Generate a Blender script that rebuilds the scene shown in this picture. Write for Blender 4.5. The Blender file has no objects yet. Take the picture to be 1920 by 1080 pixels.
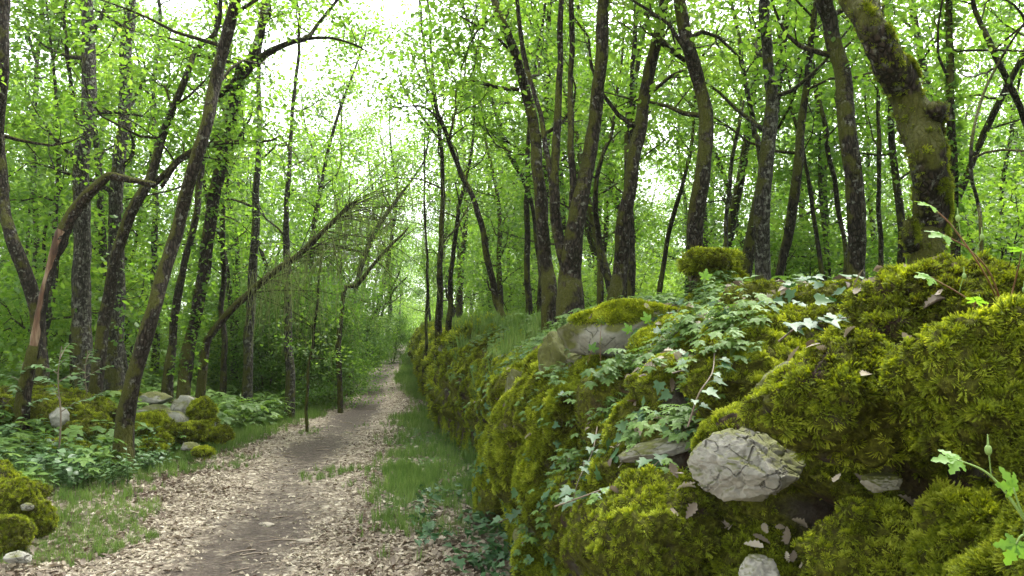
import bpy, bmesh, math, random
import numpy as np
from mathutils import Vector

C = bpy.context.scene
COL = C.collection
R_ = math.radians
rng = np.random.default_rng(7)
random.seed(7)

# ------------------------------------------------------------------ camera, light, exposure
CAM_Z, F_PX = 1.5, 1500.0
PITCH = math.atan(100 / 1500)
cam_d = bpy.data.cameras.new('camera')
cam = bpy.data.objects.new('camera', cam_d)
COL.objects.link(cam)
cam.location = (0, 0, CAM_Z)
cam.rotation_euler = (R_(90) + PITCH, 0, 0)
cam_d.sensor_width = 36
cam_d.lens = 36 * F_PX / 1920
cam_d.clip_start = 0.05
cam_d.clip_end = 3000
C.camera = cam

world = bpy.data.worlds.new('World')
C.world = world
world.use_nodes = True
wt = world.node_tree
for n in list(wt.nodes):
    wt.nodes.remove(n)
sky = wt.nodes.new('ShaderNodeTexSky')
sky.sky_type = 'NISHITA'
sky.sun_disc = False
SUN_EL, SUN_AZ = R_(60), R_(38)
sky.sun_elevation = SUN_EL
sky.sun_rotation = SUN_AZ
sky.air_density = 1.0
sky.dust_density = 3.0
hs = wt.nodes.new('ShaderNodeHueSaturation')
hs.inputs['Saturation'].default_value = 0.18
bg = wt.nodes.new('ShaderNodeBackground')
bg.inputs['Strength'].default_value = 0.15
wo = wt.nodes.new('ShaderNodeOutputWorld')
wt.links.new(sky.outputs[0], hs.inputs['Color'])
wt.links.new(hs.outputs[0], bg.inputs['Color'])
wt.links.new(bg.outputs[0], wo.inputs['Surface'])

sun_d = bpy.data.lights.new('sun', 'SUN')
sun_d.energy = 1.5
sun_d.angle = R_(35)
sun_d.color = (1.0, 0.97, 0.92)
sun = bpy.data.objects.new('sun', sun_d)
COL.objects.link(sun)
sv = Vector((math.sin(SUN_AZ) * math.cos(SUN_EL), math.cos(SUN_AZ) * math.cos(SUN_EL), math.sin(SUN_EL)))
sun.rotation_euler = sv.to_track_quat('Z', 'Y').to_euler()
sun.location = (0, 0, 30)

C.view_settings.view_transform = 'Standard'
C.view_settings.look = 'None'
C.view_settings.gamma = 1
C.view_settings.use_curve_mapping = False
C.view_settings.exposure = 2.6
C.render.engine = 'CYCLES'
C.cycles.max_bounces = 8
C.cycles.diffuse_bounces = 4
C.cycles.glossy_bounces = 2
C.cycles.transmission_bounces = 5
C.cycles.transparent_max_bounces = 4
C.cycles.use_denoising = True
C.cycles.caustics_reflective = False
C.cycles.caustics_refractive = False

# ------------------------------------------------------------------ maths helpers
def hash3(ix, iy, iz, seed=0):
    h = (ix.astype(np.int64) * 374761393 + iy.astype(np.int64) * 668265263 + iz.astype(np.int64) * 2147483647 + seed * 974711)
    h = (h ^ (h >> 13)) * 1274126177
    h = h ^ (h >> 16)
    return (h & 0xFFFFFF) / float(0xFFFFFF)

def vnoise(p, seed=0):
    p = np.asarray(p, float)
    i = np.floor(p).astype(np.int64)
    f = p - i
    f = f * f * (3 - 2 * f)
    r = 0
    for dx in (0, 1):
        for dy in (0, 1):
            for dz in (0, 1):
                w = (f[..., 0] if dx else 1 - f[..., 0]) * (f[..., 1] if dy else 1 - f[..., 1]) * (f[..., 2] if dz else 1 - f[..., 2])
                r = r + w * hash3(i[..., 0] + dx, i[..., 1] + dy, i[..., 2] + dz, seed)
    return r * 2 - 1

def fbm(p, oct=3, seed=0):
    p = np.asarray(p, float)
    a, s, t = 1.0, 0.0, 0.0
    for k in range(oct):
        s = s + a * vnoise(p * (2 ** k), seed + k * 17)
        t += a
        a *= 0.5
    return s / t

def fbm2(x, y, oct=3, seed=0):
    x, y = np.broadcast_arrays(np.asarray(x, float), np.asarray(y, float))
    return fbm(np.stack([x, y, np.full_like(x, 0.37)], -1), oct, seed)

def worley2(x, y, seed=0):
    """nearest-cell distance and a random value of that cell"""
    ix, iy = np.floor(x).astype(np.int64), np.floor(y).astype(np.int64)
    best = np.full(x.shape, 9.0)
    cid = np.zeros(x.shape)
    z = np.zeros_like(ix)
    for dx in (-1, 0, 1):
        for dy in (-1, 0, 1):
            cx = ix + dx + hash3(ix + dx, iy + dy, z, seed)
            cy = iy + dy + hash3(ix + dx, iy + dy, z + 1, seed)
            d = np.hypot(x - cx, y - cy)
            m = d < best
            best = np.where(m, d, best)
            cid = np.where(m, hash3(ix + dx, iy + dy, z + 2, seed), cid)
    return best, cid

def sstep(a, b, x):
    t = np.clip((np.asarray(x, float) - a) / (b - a), 0, 1)
    return t * t * (3 - 2 * t)

def pp(px, py, Y):
    """the point seen at this place in the photograph, Y metres ahead"""
    a, v = (px - 960) / F_PX, (540 - py) / F_PX
    yy = math.cos(PITCH) - v * math.sin(PITCH)
    zz = math.sin(PITCH) + v * math.cos(PITCH)
    k = Y / yy
    return np.array([a * k, Y, CAM_Z + zz * k])

# ------------------------------------------------------------------ terrain
def path_x(y):
    return -1.28 - 0.119 * y + 0.12 * np.sin(np.asarray(y, float) * 0.35 + 1)

def wall_x(y):
    return 0.75 - 0.14 * np.asarray(y, float) + 0.10 * np.sin(np.asarray(y, float) * 0.8)

def lift(y):
    return 0.021 * np.clip(np.asarray(y, float) - 18, 0, 60)

def G(x, y):
    x = np.asarray(x, float); y = np.asarray(y, float)
    d = x - wall_x(y)
    o = path_x(y) - x
    z = 1.3 * sstep(0.55, 1.9, d) + 0.035 * np.clip(d - 1.9, 0, 60)
    z = z + 0.38 * sstep(1.7, 4.5, o) + 0.01 * np.clip(o - 4.5, 0, 80)
    z = z + lift(y)
    z = z + 0.06 * fbm2(x * 0.5, y * 0.5, 3, 3) * sstep(0.5, 2.0, np.abs(o)) + 0.25 * fbm2(x * 0.11, y * 0.11, 2, 5) * sstep(2.5, 9, np.abs(o))
    z = z - 0.035 * np.exp(-(o / 0.45) ** 2) + 0.012 * fbm2(x * 2.2, y * 2.2, 2, 8)
    return z

# ------------------------------------------------------------------ object helpers
def mesh_arrays(name, V, F, mat=None, smooth=True, attrs=None):
    """V (n,3), F a list of int arrays (m,3) and/or (m,4)"""
    me = bpy.data.meshes.new(name)
    V = np.asarray(V, np.float32)
    if not isinstance(F, (list, tuple)):
        F = [F]
    F = [np.asarray(f, np.int32) for f in F if len(f)]
    me.vertices.add(len(V))
    me.vertices.foreach_set('co', V.ravel())
    nl = sum(f.size for f in F)
    npoly = sum(len(f) for f in F)
    me.loops.add(nl)
    me.loops.foreach_set('vertex_index', np.concatenate([f.ravel() for f in F]))
    starts, k = [], 0
    for f in F:
        starts.append(np.arange(len(f), dtype=np.int32) * f.shape[1] + k)
        k += f.size
    me.polygons.add(npoly)
    me.polygons.foreach_set('loop_start', np.concatenate(starts))
    me.polygons.foreach_set('use_smooth', np.full(npoly, smooth))
    for an, av in (attrs or {}).items():
        a = me.attributes.new(an, 'FLOAT', 'POINT')
        a.data.foreach_set('value', np.asarray(av, np.float32))
    me.update(calc_edges=True)
    if mat:
        me.materials.append(mat)
    return me

def link(name, me, parent=None):
    o = bpy.data.objects.new(name, me)
    COL.objects.link(o)
    if parent is not None:
        o.parent = parent
    return o

def tag(o, label=None, cat=None, group=None, kind=None):
    if label: o['label'] = label
    if cat: o['category'] = cat
    if group: o['group'] = group
    if kind: o['kind'] = kind
    return o

def thing(name, label, cat, loc=(0, 0, 0), group=None):
    o = bpy.data.objects.new(name, None)
    COL.objects.link(o)
    o.location = [float(v) for v in loc]
    o.empty_display_size = 0.2
    return tag(o, label, cat, group)

class MB:
    """collects geometry as arrays"""
    def __init__(s):
        s.V, s.T, s.Q, s.n = [], [], [], 0
        s.A = []
    def add(s, V, T=None, Q=None, a=0.5):
        V = np.asarray(V, float).reshape(-1, 3)
        if T is not None and len(T): s.T.append(np.asarray(T) + s.n)
        if Q is not None and len(Q): s.Q.append(np.asarray(Q) + s.n)
        s.V.append(V)
        s.A.append(np.full(len(V), a) if np.isscalar(a) else np.asarray(a, float))
        s.n += len(V)
    def mesh(s, name, mat, smooth=True, origin=None):
        V = np.concatenate(s.V)
        if origin is not None:
            V = V - np.asarray(origin, float)
        F = []
        if s.T: F.append(np.concatenate(s.T))
        if s.Q: F.append(np.concatenate(s.Q))
        return mesh_arrays(name, V, F, mat, smooth, {'rnd': np.concatenate(s.A)})
    def arrays(s):
        V = np.concatenate(s.V)
        T = [np.concatenate(s.T)] if s.T else []
        if s.Q:
            q = np.concatenate(s.Q)
            T += [q[:, [0, 1, 2]], q[:, [0, 2, 3]]]
        return V, np.concatenate(T)

def catmull(P, n):
    P = np.asarray(P, float)
    if len(P) < 3:
        t = np.linspace(0, 1, n)[:, None]
        return P[0] * (1 - t) + P[-1] * t
    Q = np.vstack([2 * P[0] - P[1], P, 2 * P[-1] - P[-2]])
    out = []
    ts = np.linspace(0, len(P) - 1 - 1e-6, n)
    for t in ts:
        i = int(t); f = t - i
        a, b, c, d = Q[i], Q[i + 1], Q[i + 2], Q[i + 3]
        out.append(0.5 * ((2 * b) + (-a + c) * f + (2 * a - 5 * b + 4 * c - d) * f * f + (-a + 3 * b - 3 * c + d) * f ** 3))
    return np.array(out)

def tube(mb, P, Rr, sides=8, rough=0.0, seed=0, a=0.5, cap=True):
    P = np.asarray(P, float); Rr = np.asarray(Rr, float)
    n = len(P)
    T = np.gradient(P, axis=0)
    T /= np.linalg.norm(T, axis=1)[:, None] + 1e-9
    u = np.cross(T[0], [0.3, 0.9, 0.1]); u /= np.linalg.norm(u) + 1e-9
    U = np.zeros((n, 3))
    for i in range(n):
        u = u - T[i] * np.dot(u, T[i]); u /= np.linalg.norm(u) + 1e-9
        U[i] = u
    W = np.cross(T, U)
    an = np.linspace(0, 2 * np.pi, sides, endpoint=False)
    ring = U[:, None, :] * np.cos(an)[None, :, None] + W[:, None, :] * np.sin(an)[None, :, None]
    rad = np.repeat(Rr[:, None], sides, 1)
    if rough:
        q = P[:, None, :] + ring * Rr[:, None, None]
        q1 = q * np.array([7, 7, 2.6])
        rad = rad * (1 + rough * fbm(q1, 3, seed)) + 0.010 * rough * fbm(q * 26, 2, seed + 5) * (Rr[:, None] > 0.02) * 3
    V = (P[:, None, :] + ring * rad[:, :, None]).reshape(-1, 3)
    i = np.arange(n - 1)[:, None] * sides; j = np.arange(sides)[None, :]; j2 = (j + 1) % sides
    Q = np.stack([i + j, i + j2, i + sides + j2, i + sides + j], -1).reshape(-1, 4)
    Tt = None
    if cap:
        V = np.vstack([V, P[-1] + T[-1] * Rr[-1] * 0.5])
        b = (n - 1) * sides
        Tt = np.stack([b + j[0], b + j2[0], np.full(sides, n * sides)], -1)
    mb.add(V, Tt, Q, a)

def resample(P, Rr, step):
    P = np.asarray(P, float)
    L = np.linalg.norm(np.diff(P, axis=0), axis=1).sum()
    n = max(4, int(L / step))
    S = catmull(P, n)
    t = np.linspace(0, len(P) - 1, n)
    return S, np.interp(t, np.arange(len(P)), Rr)

def unit(v):
    return v / (np.linalg.norm(v, axis=-1, keepdims=True) + 1e-9)

def leaf_cards(mb, Cn, k, spread, L, rng, tilt=0.7, fine=False, crnd=None, flat=0.5):
    """k leaves round every centre in Cn"""
    N = len(Cn)
    if N == 0: return
    c = np.repeat(Cn, k, 0)
    # a spray: the leaves of one twig end fan out roughly in one tilted plane
    cn = unit(np.stack([rng.normal(0, tilt * .6, N), rng.normal(0, tilt * .6, N), np.ones(N)], -1))
    c1 = unit(np.cross(cn, [0.2, 1, .1])); c2 = np.cross(cn, c1)
    c1, c2, cn = np.repeat(c1, k, 0), np.repeat(c2, k, 0), np.repeat(cn, k, 0)
    az = rng.uniform(0, 2 * np.pi, N * k)
    out = c1 * np.cos(az)[:, None] + c2 * np.sin(az)[:, None]
    pos = c + out * (np.abs(rng.normal(0, 1, N * k)) * spread * 1.1)[:, None] + cn * rng.normal(0, spread * .35, N * k)[:, None]
    D = unit(out + rng.normal(0, .35, (N * k, 3)) + [0, 0, -.22])
    up = cn + rng.normal(0, tilt * .55, (N * k, 3))
    S = unit(np.cross(D, up)); Nn = np.cross(S, D)
    ln = L * rng.uniform(0.5, 1.35, N * k)[:, None]
    w = ln * rng.uniform(0.28, 0.36, N * k)[:, None]
    rn = np.clip(np.repeat(rng.uniform(0, 1, N) if crnd is None else crnd, k) * 0.55 + rng.uniform(0, 1, N * k) * 0.45, 0, 1)
    if fine:
        pts = [pos, pos + D * ln * .35 + S * w * .8 + Nn * w * .25, pos + D * ln * .72 + S * w + Nn * w * .2,
               pos + D * ln - Nn * ln * .12, pos + D * ln * .72 - S * w + Nn * w * .2, pos + D * ln * .35 - S * w * .8 + Nn * w * .25]
        V = np.stack(pts, 1).reshape(-1, 3)
        b = np.arange(N * k)[:, None] * 6
        Q = np.concatenate([b + np.array([[0, 1, 2, 3]]), b + np.array([[0, 3, 4, 5]])])
        mb.add(V, None, Q, np.repeat(rn, 6))
    else:
        V = np.stack([pos, pos + D * ln * .6 + S * w, pos + D * ln, pos + D * ln * .6 - S * w], 1).reshape(-1, 3)
        b = np.arange(N * k)[:, None] * 4
        mb.add(V, None, b + np.array([[0, 1, 2, 3]]), np.repeat(rn, 4))

# ------------------------------------------------------------------ materials
def newmat(name):
    m = bpy.data.materials.new(name)
    m.use_nodes = True
    nt = m.node_tree
    for n in list(nt.nodes): nt.nodes.remove(n)
    return m, nt, nt.nodes, nt.links

def N_(nt, t, **kw):
    n = nt.nodes.new(t)
    for k, v in kw.items():
        if k in n.bl_rna.properties.keys():
            setattr(n, k, v)
        else:
            n.inputs[k.replace('_', ' ')].default_value = v
    return n

def ramp(nt, fac, stops):
    r = nt.nodes.new('ShaderNodeValToRGB')
    el = r.color_ramp.elements
    while len(el) > 1: el.remove(el[-1])
    el[0].position, el[0].color = stops[0][0], (*stops[0][1], 1)
    for p, c in stops[1:]:
        e = el.new(p); e.color = (*c, 1)
    nt.links.new(fac, r.inputs[0])
    return r.outputs[0]

def noise(nt, vec, scale, detail=3, rough=0.55):
    n = nt.nodes.new('ShaderNodeTexNoise')
    n.inputs['Scale'].default_value = scale
    n.inputs['Detail'].default_value = detail
    n.inputs['Roughness'].default_value = rough
    if vec is not None: nt.links.new(vec, n.inputs['Vector'])
    return n.outputs['Fac']

def mix(nt, fac, a, b, mode='MIX'):
    m = nt.nodes.new('ShaderNodeMix'); m.data_type = 'RGBA'; m.blend_type = mode
    for i, v in ((0, fac), (6, a), (7, b)):
        if isinstance(v, (int, float)): m.inputs[i].default_value = v
        elif isinstance(v, tuple): m.inputs[i].default_value = (*v, 1)
        else: nt.links.new(v, m.inputs[i])
    return m.outputs[2]

def math_(nt, op, a, b=None, c=None):
    m = nt.nodes.new('ShaderNodeMath'); m.operation = op
    for i, v in enumerate((a, b, c)):
        if v is None: continue
        if isinstance(v, (int, float)): m.inputs[i].default_value = v
        else: nt.links.new(v, m.inputs[i])
    return m.outputs[0]

def rng01(nt, v, a, b):
    m = nt.nodes.new('ShaderNodeMapRange')
    m.inputs[1].default_value = a; m.inputs[2].default_value = b
    nt.links.new(v, m.inputs[0])
    return m.outputs[0]

def leafmat(name, stops, trans=0.5, tcol=1.6, rough=0.5, inst=False, wn=0.5, spec=0.35):
    m, nt, nd, lk = newmat(name)
    geo = nd.new('ShaderNodeNewGeometry')
    at = nd.new('ShaderNodeAttribute'); at.attribute_name = 'rnd'
    f = at.outputs['Fac']
    if inst:
        oi = nd.new('ShaderNodeObjectInfo')
        f = math_(nt, 'ADD', math_(nt, 'MULTIPLY', f, 0.5), math_(nt, 'MULTIPLY', oi.outputs['Random'], 0.5))
    nz = noise(nt, geo.outputs['Position'], wn, 2)
    if name == 'moss_shoots':
        nz = math_(nt, 'SUBTRACT', math_(nt, 'ADD', nz, math_(nt, 'MULTIPLY', noise(nt, geo.outputs['Position'], 1.7, 2), .9)), .47)
    f = math_(nt, 'ADD', f, math_(nt, 'MULTIPLY', math_(nt, 'SUBTRACT', nz, 0.5), 1.1))
    col = ramp(nt, f, stops)
    p = nd.new('ShaderNodeBsdfPrincipled')
    p.inputs['Roughness'].default_value = rough
    p.inputs['Specular IOR Level'].default_value = spec
    lk.new(col, p.inputs['Base Color'])
    t = nd.new('ShaderNodeBsdfTranslucent')
    hv = nd.new('ShaderNodeHueSaturation')
    hv.inputs['Hue'].default_value = 0.485; hv.inputs['Saturation'].default_value = 1.1; hv.inputs['Value'].default_value = tcol
    lk.new(col, hv.inputs['Color']); lk.new(hv.outputs[0], t.inputs['Color'])
    mx = nd.new('ShaderNodeMixShader'); mx.inputs[0].default_value = trans
    lk.new(p.outputs[0], mx.inputs[1]); lk.new(t.outputs[0], mx.inputs[2])
    o = nd.new('ShaderNodeOutputMaterial')
    lk.new(mx.outputs[0], o.inputs[0])
    return m

def barkmat(name, dark, light, lichen=0.3, moss=0.4, zfall=2.5):
    m, nt, nd, lk = newmat(name)
    geo = nd.new('ShaderNodeNewGeometry')
    mp = nd.new('ShaderNodeMapping'); mp.inputs['Scale'].default_value = (1, 1, 0.28)
    lk.new(geo.outputs['Position'], mp.inputs['Vector'])
    n1 = noise(nt, mp.outputs[0], 38, 5, 0.65)
    n2 = noise(nt, geo.outputs['Position'], 5, 4, 0.6)
    v = nd.new('ShaderNodeTexVoronoi'); v.feature = 'DISTANCE_TO_EDGE'; v.inputs['Scale'].default_value = 30
    wv = nd.new('ShaderNodeMix'); wv.data_type = 'VECTOR'; wv.inputs[0].default_value = 0.04
    nc = nd.new('ShaderNodeTexNoise'); nc.inputs['Scale'].default_value = 12; lk.new(mp.outputs[0], nc.inputs['Vector'])
    lk.new(mp.outputs[0], wv.inputs[4]); lk.new(nc.outputs['Color'], wv.inputs[5])
    lk.new(wv.outputs[1], v.inputs['Vector'])
    crack = rng01(nt, v.outputs['Distance'], 0.0, 0.22)
    base = mix(nt, rng01(nt, n1, 0.33, 0.68), dark, light)
    base = mix(nt, crack, tuple(c * 0.35 for c in dark), base)
    ln = noise(nt, geo.outputs['Position'], 17, 4, 0.7)
    base = mix(nt, math_(nt, 'MULTIPLY', rng01(nt, ln, 0.60 - lichen * 0.12, 0.68 - lichen * 0.12), 0.75), base, (0.19, 0.19, 0.155))
    # moss grows in patches, more of it on one side and towards the foot
    sx = nd.new('ShaderNodeSeparateXYZ'); lk.new(geo.outputs['Normal'], sx.inputs[0])
    sp = nd.new('ShaderNodeSeparateXYZ'); lk.new(geo.outputs['Position'], sp.inputs[0])
    side = math_(nt, 'ADD', math_(nt, 'MULTIPLY', sx.outputs[0], -0.12), math_(nt, 'MULTIPLY', sx.outputs[2], 0.35))
    lowz = math_(nt, 'MULTIPLY', rng01(nt, sp.outputs[2], zfall, 0.0), 0.16)
    mf = math_(nt, 'ADD', math_(nt, 'ADD', n2, side), lowz)
    mfac = rng01(nt, mf, 0.70 - moss * 0.35, 0.80 - moss * 0.35)
    mfine = noise(nt, geo.outputs['Position'], 70, 3)
    mosscol = mix(nt, mfine, (0.025, 0.025, 0.005), (0.10, 0.105, 0.012))
    base = mix(nt, math_(nt, 'MULTIPLY', mfac, 0.85), base, mosscol)
    p = nd.new('ShaderNodeBsdfPrincipled'); p.inputs['Roughness'].default_value = 0.9
    p.inputs['Specular IOR Level'].default_value = 0.2
    lk.new(base, p.inputs['Base Color'])
    b = nd.new('ShaderNodeBump'); b.inputs['Strength'].default_value = 0.9; b.inputs['Distance'].default_value = 0.02
    lk.new(math_(nt, 'ADD', math_(nt, 'MULTIPLY', crack, 0.7), math_(nt, 'ADD', n1, math_(nt, 'MULTIPLY', mfine, mfac))), b.inputs['Height'])
    lk.new(b.outputs[0], p.inputs['Normal'])
    o = nd.new('ShaderNodeOutputMaterial'); lk.new(p.outputs[0], o.inputs[0])
    return m

def stonemat(name, base1, base2, moss_bias):
    """pale limestone with cracks; moss and dirt on the sides where they settle"""
    m, nt, nd, lk = newmat(name)
    geo = nd.new('ShaderNodeNewGeometry')
    P = geo.outputs['Position']
    n1 = noise(nt, P, 9, 5, 0.6); n2 = noise(nt, P, 60, 4, 0.65); n3 = noise(nt, P, 3.1, 3)
    v = nd.new('ShaderNodeTexVoronoi'); v.feature = 'DISTANCE_TO_EDGE'; v.inputs['Scale'].default_value = 17
    nc = nd.new('ShaderNodeTexNoise'); nc.inputs['Scale'].default_value = 9; lk.new(P, nc.inputs['Vector'])
    wv = nd.new('ShaderNodeMix'); wv.data_type = 'VECTOR'; wv.inputs[0].default_value = 0.10
    lk.new(P, wv.inputs[4]); lk.new(nc.outputs['Color'], wv.inputs[5]); lk.new(wv.outputs[1], v.inputs['Vector'])
    crk = math_(nt, 'MAXIMUM', rng01(nt, v.outputs['Distance'], 0.0, 0.045), math_(nt, 'MAXIMUM', rng01(nt, n1, 0.44, 0.50), .25))
    col = mix(nt, n1, base1, base2)
    col = mix(nt, rng01(nt, n2, 0.3, 0.75), mix(nt, 0.45, col, (0.1, 0.1, 0.08)), col)
    col = mix(nt, crk, (0.045, 0.04, 0.03), col)
    sx = nd.new('ShaderNodeSeparateXYZ'); lk.new(geo.outputs['Normal'], sx.inputs[0])
    f = math_(nt, 'ADD', math_(nt, 'MULTIPLY', sx.outputs[2], 0.25), math_(nt, 'ADD', n3, moss_bias))
    fac = rng01(nt, f, 0.55, 0.68)
    mosscol = mix(nt, noise(nt, P, 45, 3), (0.03, 0.03, 0.006), (0.11, 0.12, 0.015))
    col = mix(nt, fac, col, mosscol)
    p = nd.new('ShaderNodeBsdfPrincipled'); p.inputs['Roughness'].default_value = 0.85
    lk.new(col, p.inputs['Base Color'])
    b = nd.new('ShaderNodeBump'); b.inputs['Strength'].default_value = 0.8; b.inputs['Distance'].default_value = 0.012
    lk.new(math_(nt, 'ADD', math_(nt, 'MULTIPLY', n2, 0.5), math_(nt, 'ADD', crk, n1)), b.inputs['Height'])
    lk.new(b.outputs[0], p.inputs['Normal'])
    o = nd.new('ShaderNodeOutputMaterial'); lk.new(p.outputs[0], o.inputs[0])
    return m

M = {}
M['leaf'] = leafmat('oak_leaves', [(0.0, (0.045, 0.105, 0.016)), (0.45, (0.085, 0.175, 0.026)), (0.8, (0.128, 0.230, 0.038)), (1.0, (0.18, 0.28, 0.06))], 0.56, 1.85)
M['leaf_light'] = leafmat('understorey_leaves', [(0.0, (0.075, 0.15, 0.022)), (0.5, (0.13, 0.23, 0.035)), (1.0, (0.20, 0.31, 0.06))], 0.55, 1.9)
M['leaf_dark'] = leafmat('boxwood_leaves', [(0.0, (0.03, 0.075, 0.013)), (0.6, (0.07, 0.15, 0.022)), (1.0, (0.13, 0.23, 0.04))], 0.45, 1.8, 0.6, spec=.2)
M['leaf_blue'] = leafmat('dogwood_leaves', [(0.0, (0.04, 0.10, 0.025)), (0.6, (0.085, 0.17, 0.05)), (1.0, (0.17, 0.26, 0.12))], 0.35, 1.4, 0.4, spec=0.5)
M['grass'] = leafmat('grass_blades', [(0.0, (0.055, 0.115, 0.025)), (0.6, (0.115, 0.195, 0.045)), (1.0, (0.20, 0.27, 0.09))], 0.4, 1.5, inst=True, spec=.2)
M['herb'] = leafmat('herb_leaves', [(0.0, (0.045, 0.10, 0.018)), (0.5, (0.095, 0.18, 0.032)), (1.0, (0.18, 0.28, 0.07))], 0.4, 1.5, inst=True, spec=.25)
M['ivy'] = leafmat('ivy_leaves', [(0.0, (0.02, 0.07, 0.02)), (0.5, (0.04, 0.10, 0.03)), (1.0, (0.075, 0.145, 0.05))], 0.2, 1.4, 0.5, inst=True, spec=0.35)
M['fresh'] = leafmat('fresh_leaves', [(0.0, (0.07, 0.18, 0.02)), (1.0, (0.18, 0.34, 0.05))], 0.5, 1.5)
M['litter'] = leafmat('dry_oak_leaves', [(0.0, (0.075, 0.042, 0.022)), (0.25, (0.115, 0.09, 0.062)), (0.6, (0.25, 0.21, 0.145)), (1.0, (0.48, 0.435, 0.33))], 0.15, 1.2, 0.6, inst=True, wn=2.0)
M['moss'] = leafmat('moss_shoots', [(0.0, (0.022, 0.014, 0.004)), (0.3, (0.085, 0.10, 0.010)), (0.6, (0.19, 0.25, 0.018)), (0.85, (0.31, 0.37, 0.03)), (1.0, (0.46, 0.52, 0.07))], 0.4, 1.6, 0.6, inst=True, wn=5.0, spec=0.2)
M['twig'] = leafmat('hanging_twigs', [(0.0, (0.10, 0.12, 0.04)), (1.0, (0.26, 0.30, 0.11))], 0.35, 1.4, 0.8)
M['bark_mossy'] = barkmat('mossy_oak_bark', (0.020, 0.015, 0.010), (0.062, 0.050, 0.036), 0.25, 0.55)
M['bark_grey'] = barkmat('lichen_oak_bark', (0.025, 0.022, 0.017), (0.088, 0.082, 0.064), 0.5, 0.38)
M['bark_dark'] = barkmat('dark_oak_bark', (0.016, 0.012, 0.009), (0.052, 0.042, 0.030), 0.1, 0.45)
M['bark_moss_full'] = barkmat('moss_wrapped_bark', (0.022, 0.015, 0.010), (0.065, 0.048, 0.034), 0.3, 0.66, 4.0)
M['stone'] = stonemat('bare_limestone', (0.19, 0.18, 0.145), (0.38, 0.37, 0.32), -0.02)
M['stone_mossy'] = stonemat('mossy_limestone', (0.16, 0.16, 0.12), (0.33, 0.32, 0.27), 0.16)

M['path_stone'] = stonemat('dusty_limestone', (0.24, 0.20, 0.14), (0.38, 0.34, 0.26), -0.3)

def stemmat(name, c1, c2):
    m, nt, nd, lk = newmat(name)
    geo = nd.new('ShaderNodeNewGeometry')
    col = mix(nt, noise(nt, geo.outputs['Position'], 20, 2), c1, c2)
    p = nd.new('ShaderNodeBsdfPrincipled'); p.inputs['Roughness'].default_value = 0.6
    lk.new(col, p.inputs['Base Color'])
    o = nd.new('ShaderNodeOutputMaterial'); lk.new(p.outputs[0], o.inputs[0])
    return m
M['stem_green'] = stemmat('green_stems', (0.12, 0.20, 0.04), (0.2, 0.3, 0.07))
M['stem_red'] = stemmat('red_stems', (0.20, 0.05, 0.03), (0.14, 0.12, 0.04))
M['stem_brown'] = stemmat('brown_stems', (0.10, 0.07, 0.045), (0.19, 0.15, 0.10))
def woodmat():
    m, nt, nd, lk = newmat('barkless_orange_wood')
    geo = nd.new('ShaderNodeNewGeometry')
    mp = nd.new('ShaderNodeMapping'); mp.inputs['Scale'].default_value = (1, 1, .12); lk.new(geo.outputs['Position'], mp.inputs['Vector'])
    n1 = noise(nt, mp.outputs[0], 60, 5, .7); n2 = noise(nt, mp.outputs[0], 14, 4, .6)
    col = ramp(nt, n2, [(.35, (.05, .025, .014)), (.47, (.13, .065, .035)), (.56, (.24, .15, .09)), (.7, (.33, .25, .17))])
    col = mix(nt, rng01(nt, n1, .5, .7), col, (.09, .045, .022))
    p = nd.new('ShaderNodeBsdfPrincipled'); p.inputs['Roughness'].default_value = .8; lk.new(col, p.inputs['Base Color'])
    b = nd.new('ShaderNodeBump'); b.inputs['Strength'].default_value = 1; b.inputs['Distance'].default_value = .02; lk.new(math_(nt, 'ADD', n1, n2), b.inputs['Height']); lk.new(b.outputs[0], p.inputs['Normal'])
    o = nd.new('ShaderNodeOutputMaterial'); lk.new(p.outputs[0], o.inputs[0])
    return m
M['bare_wood'] = woodmat()

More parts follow.
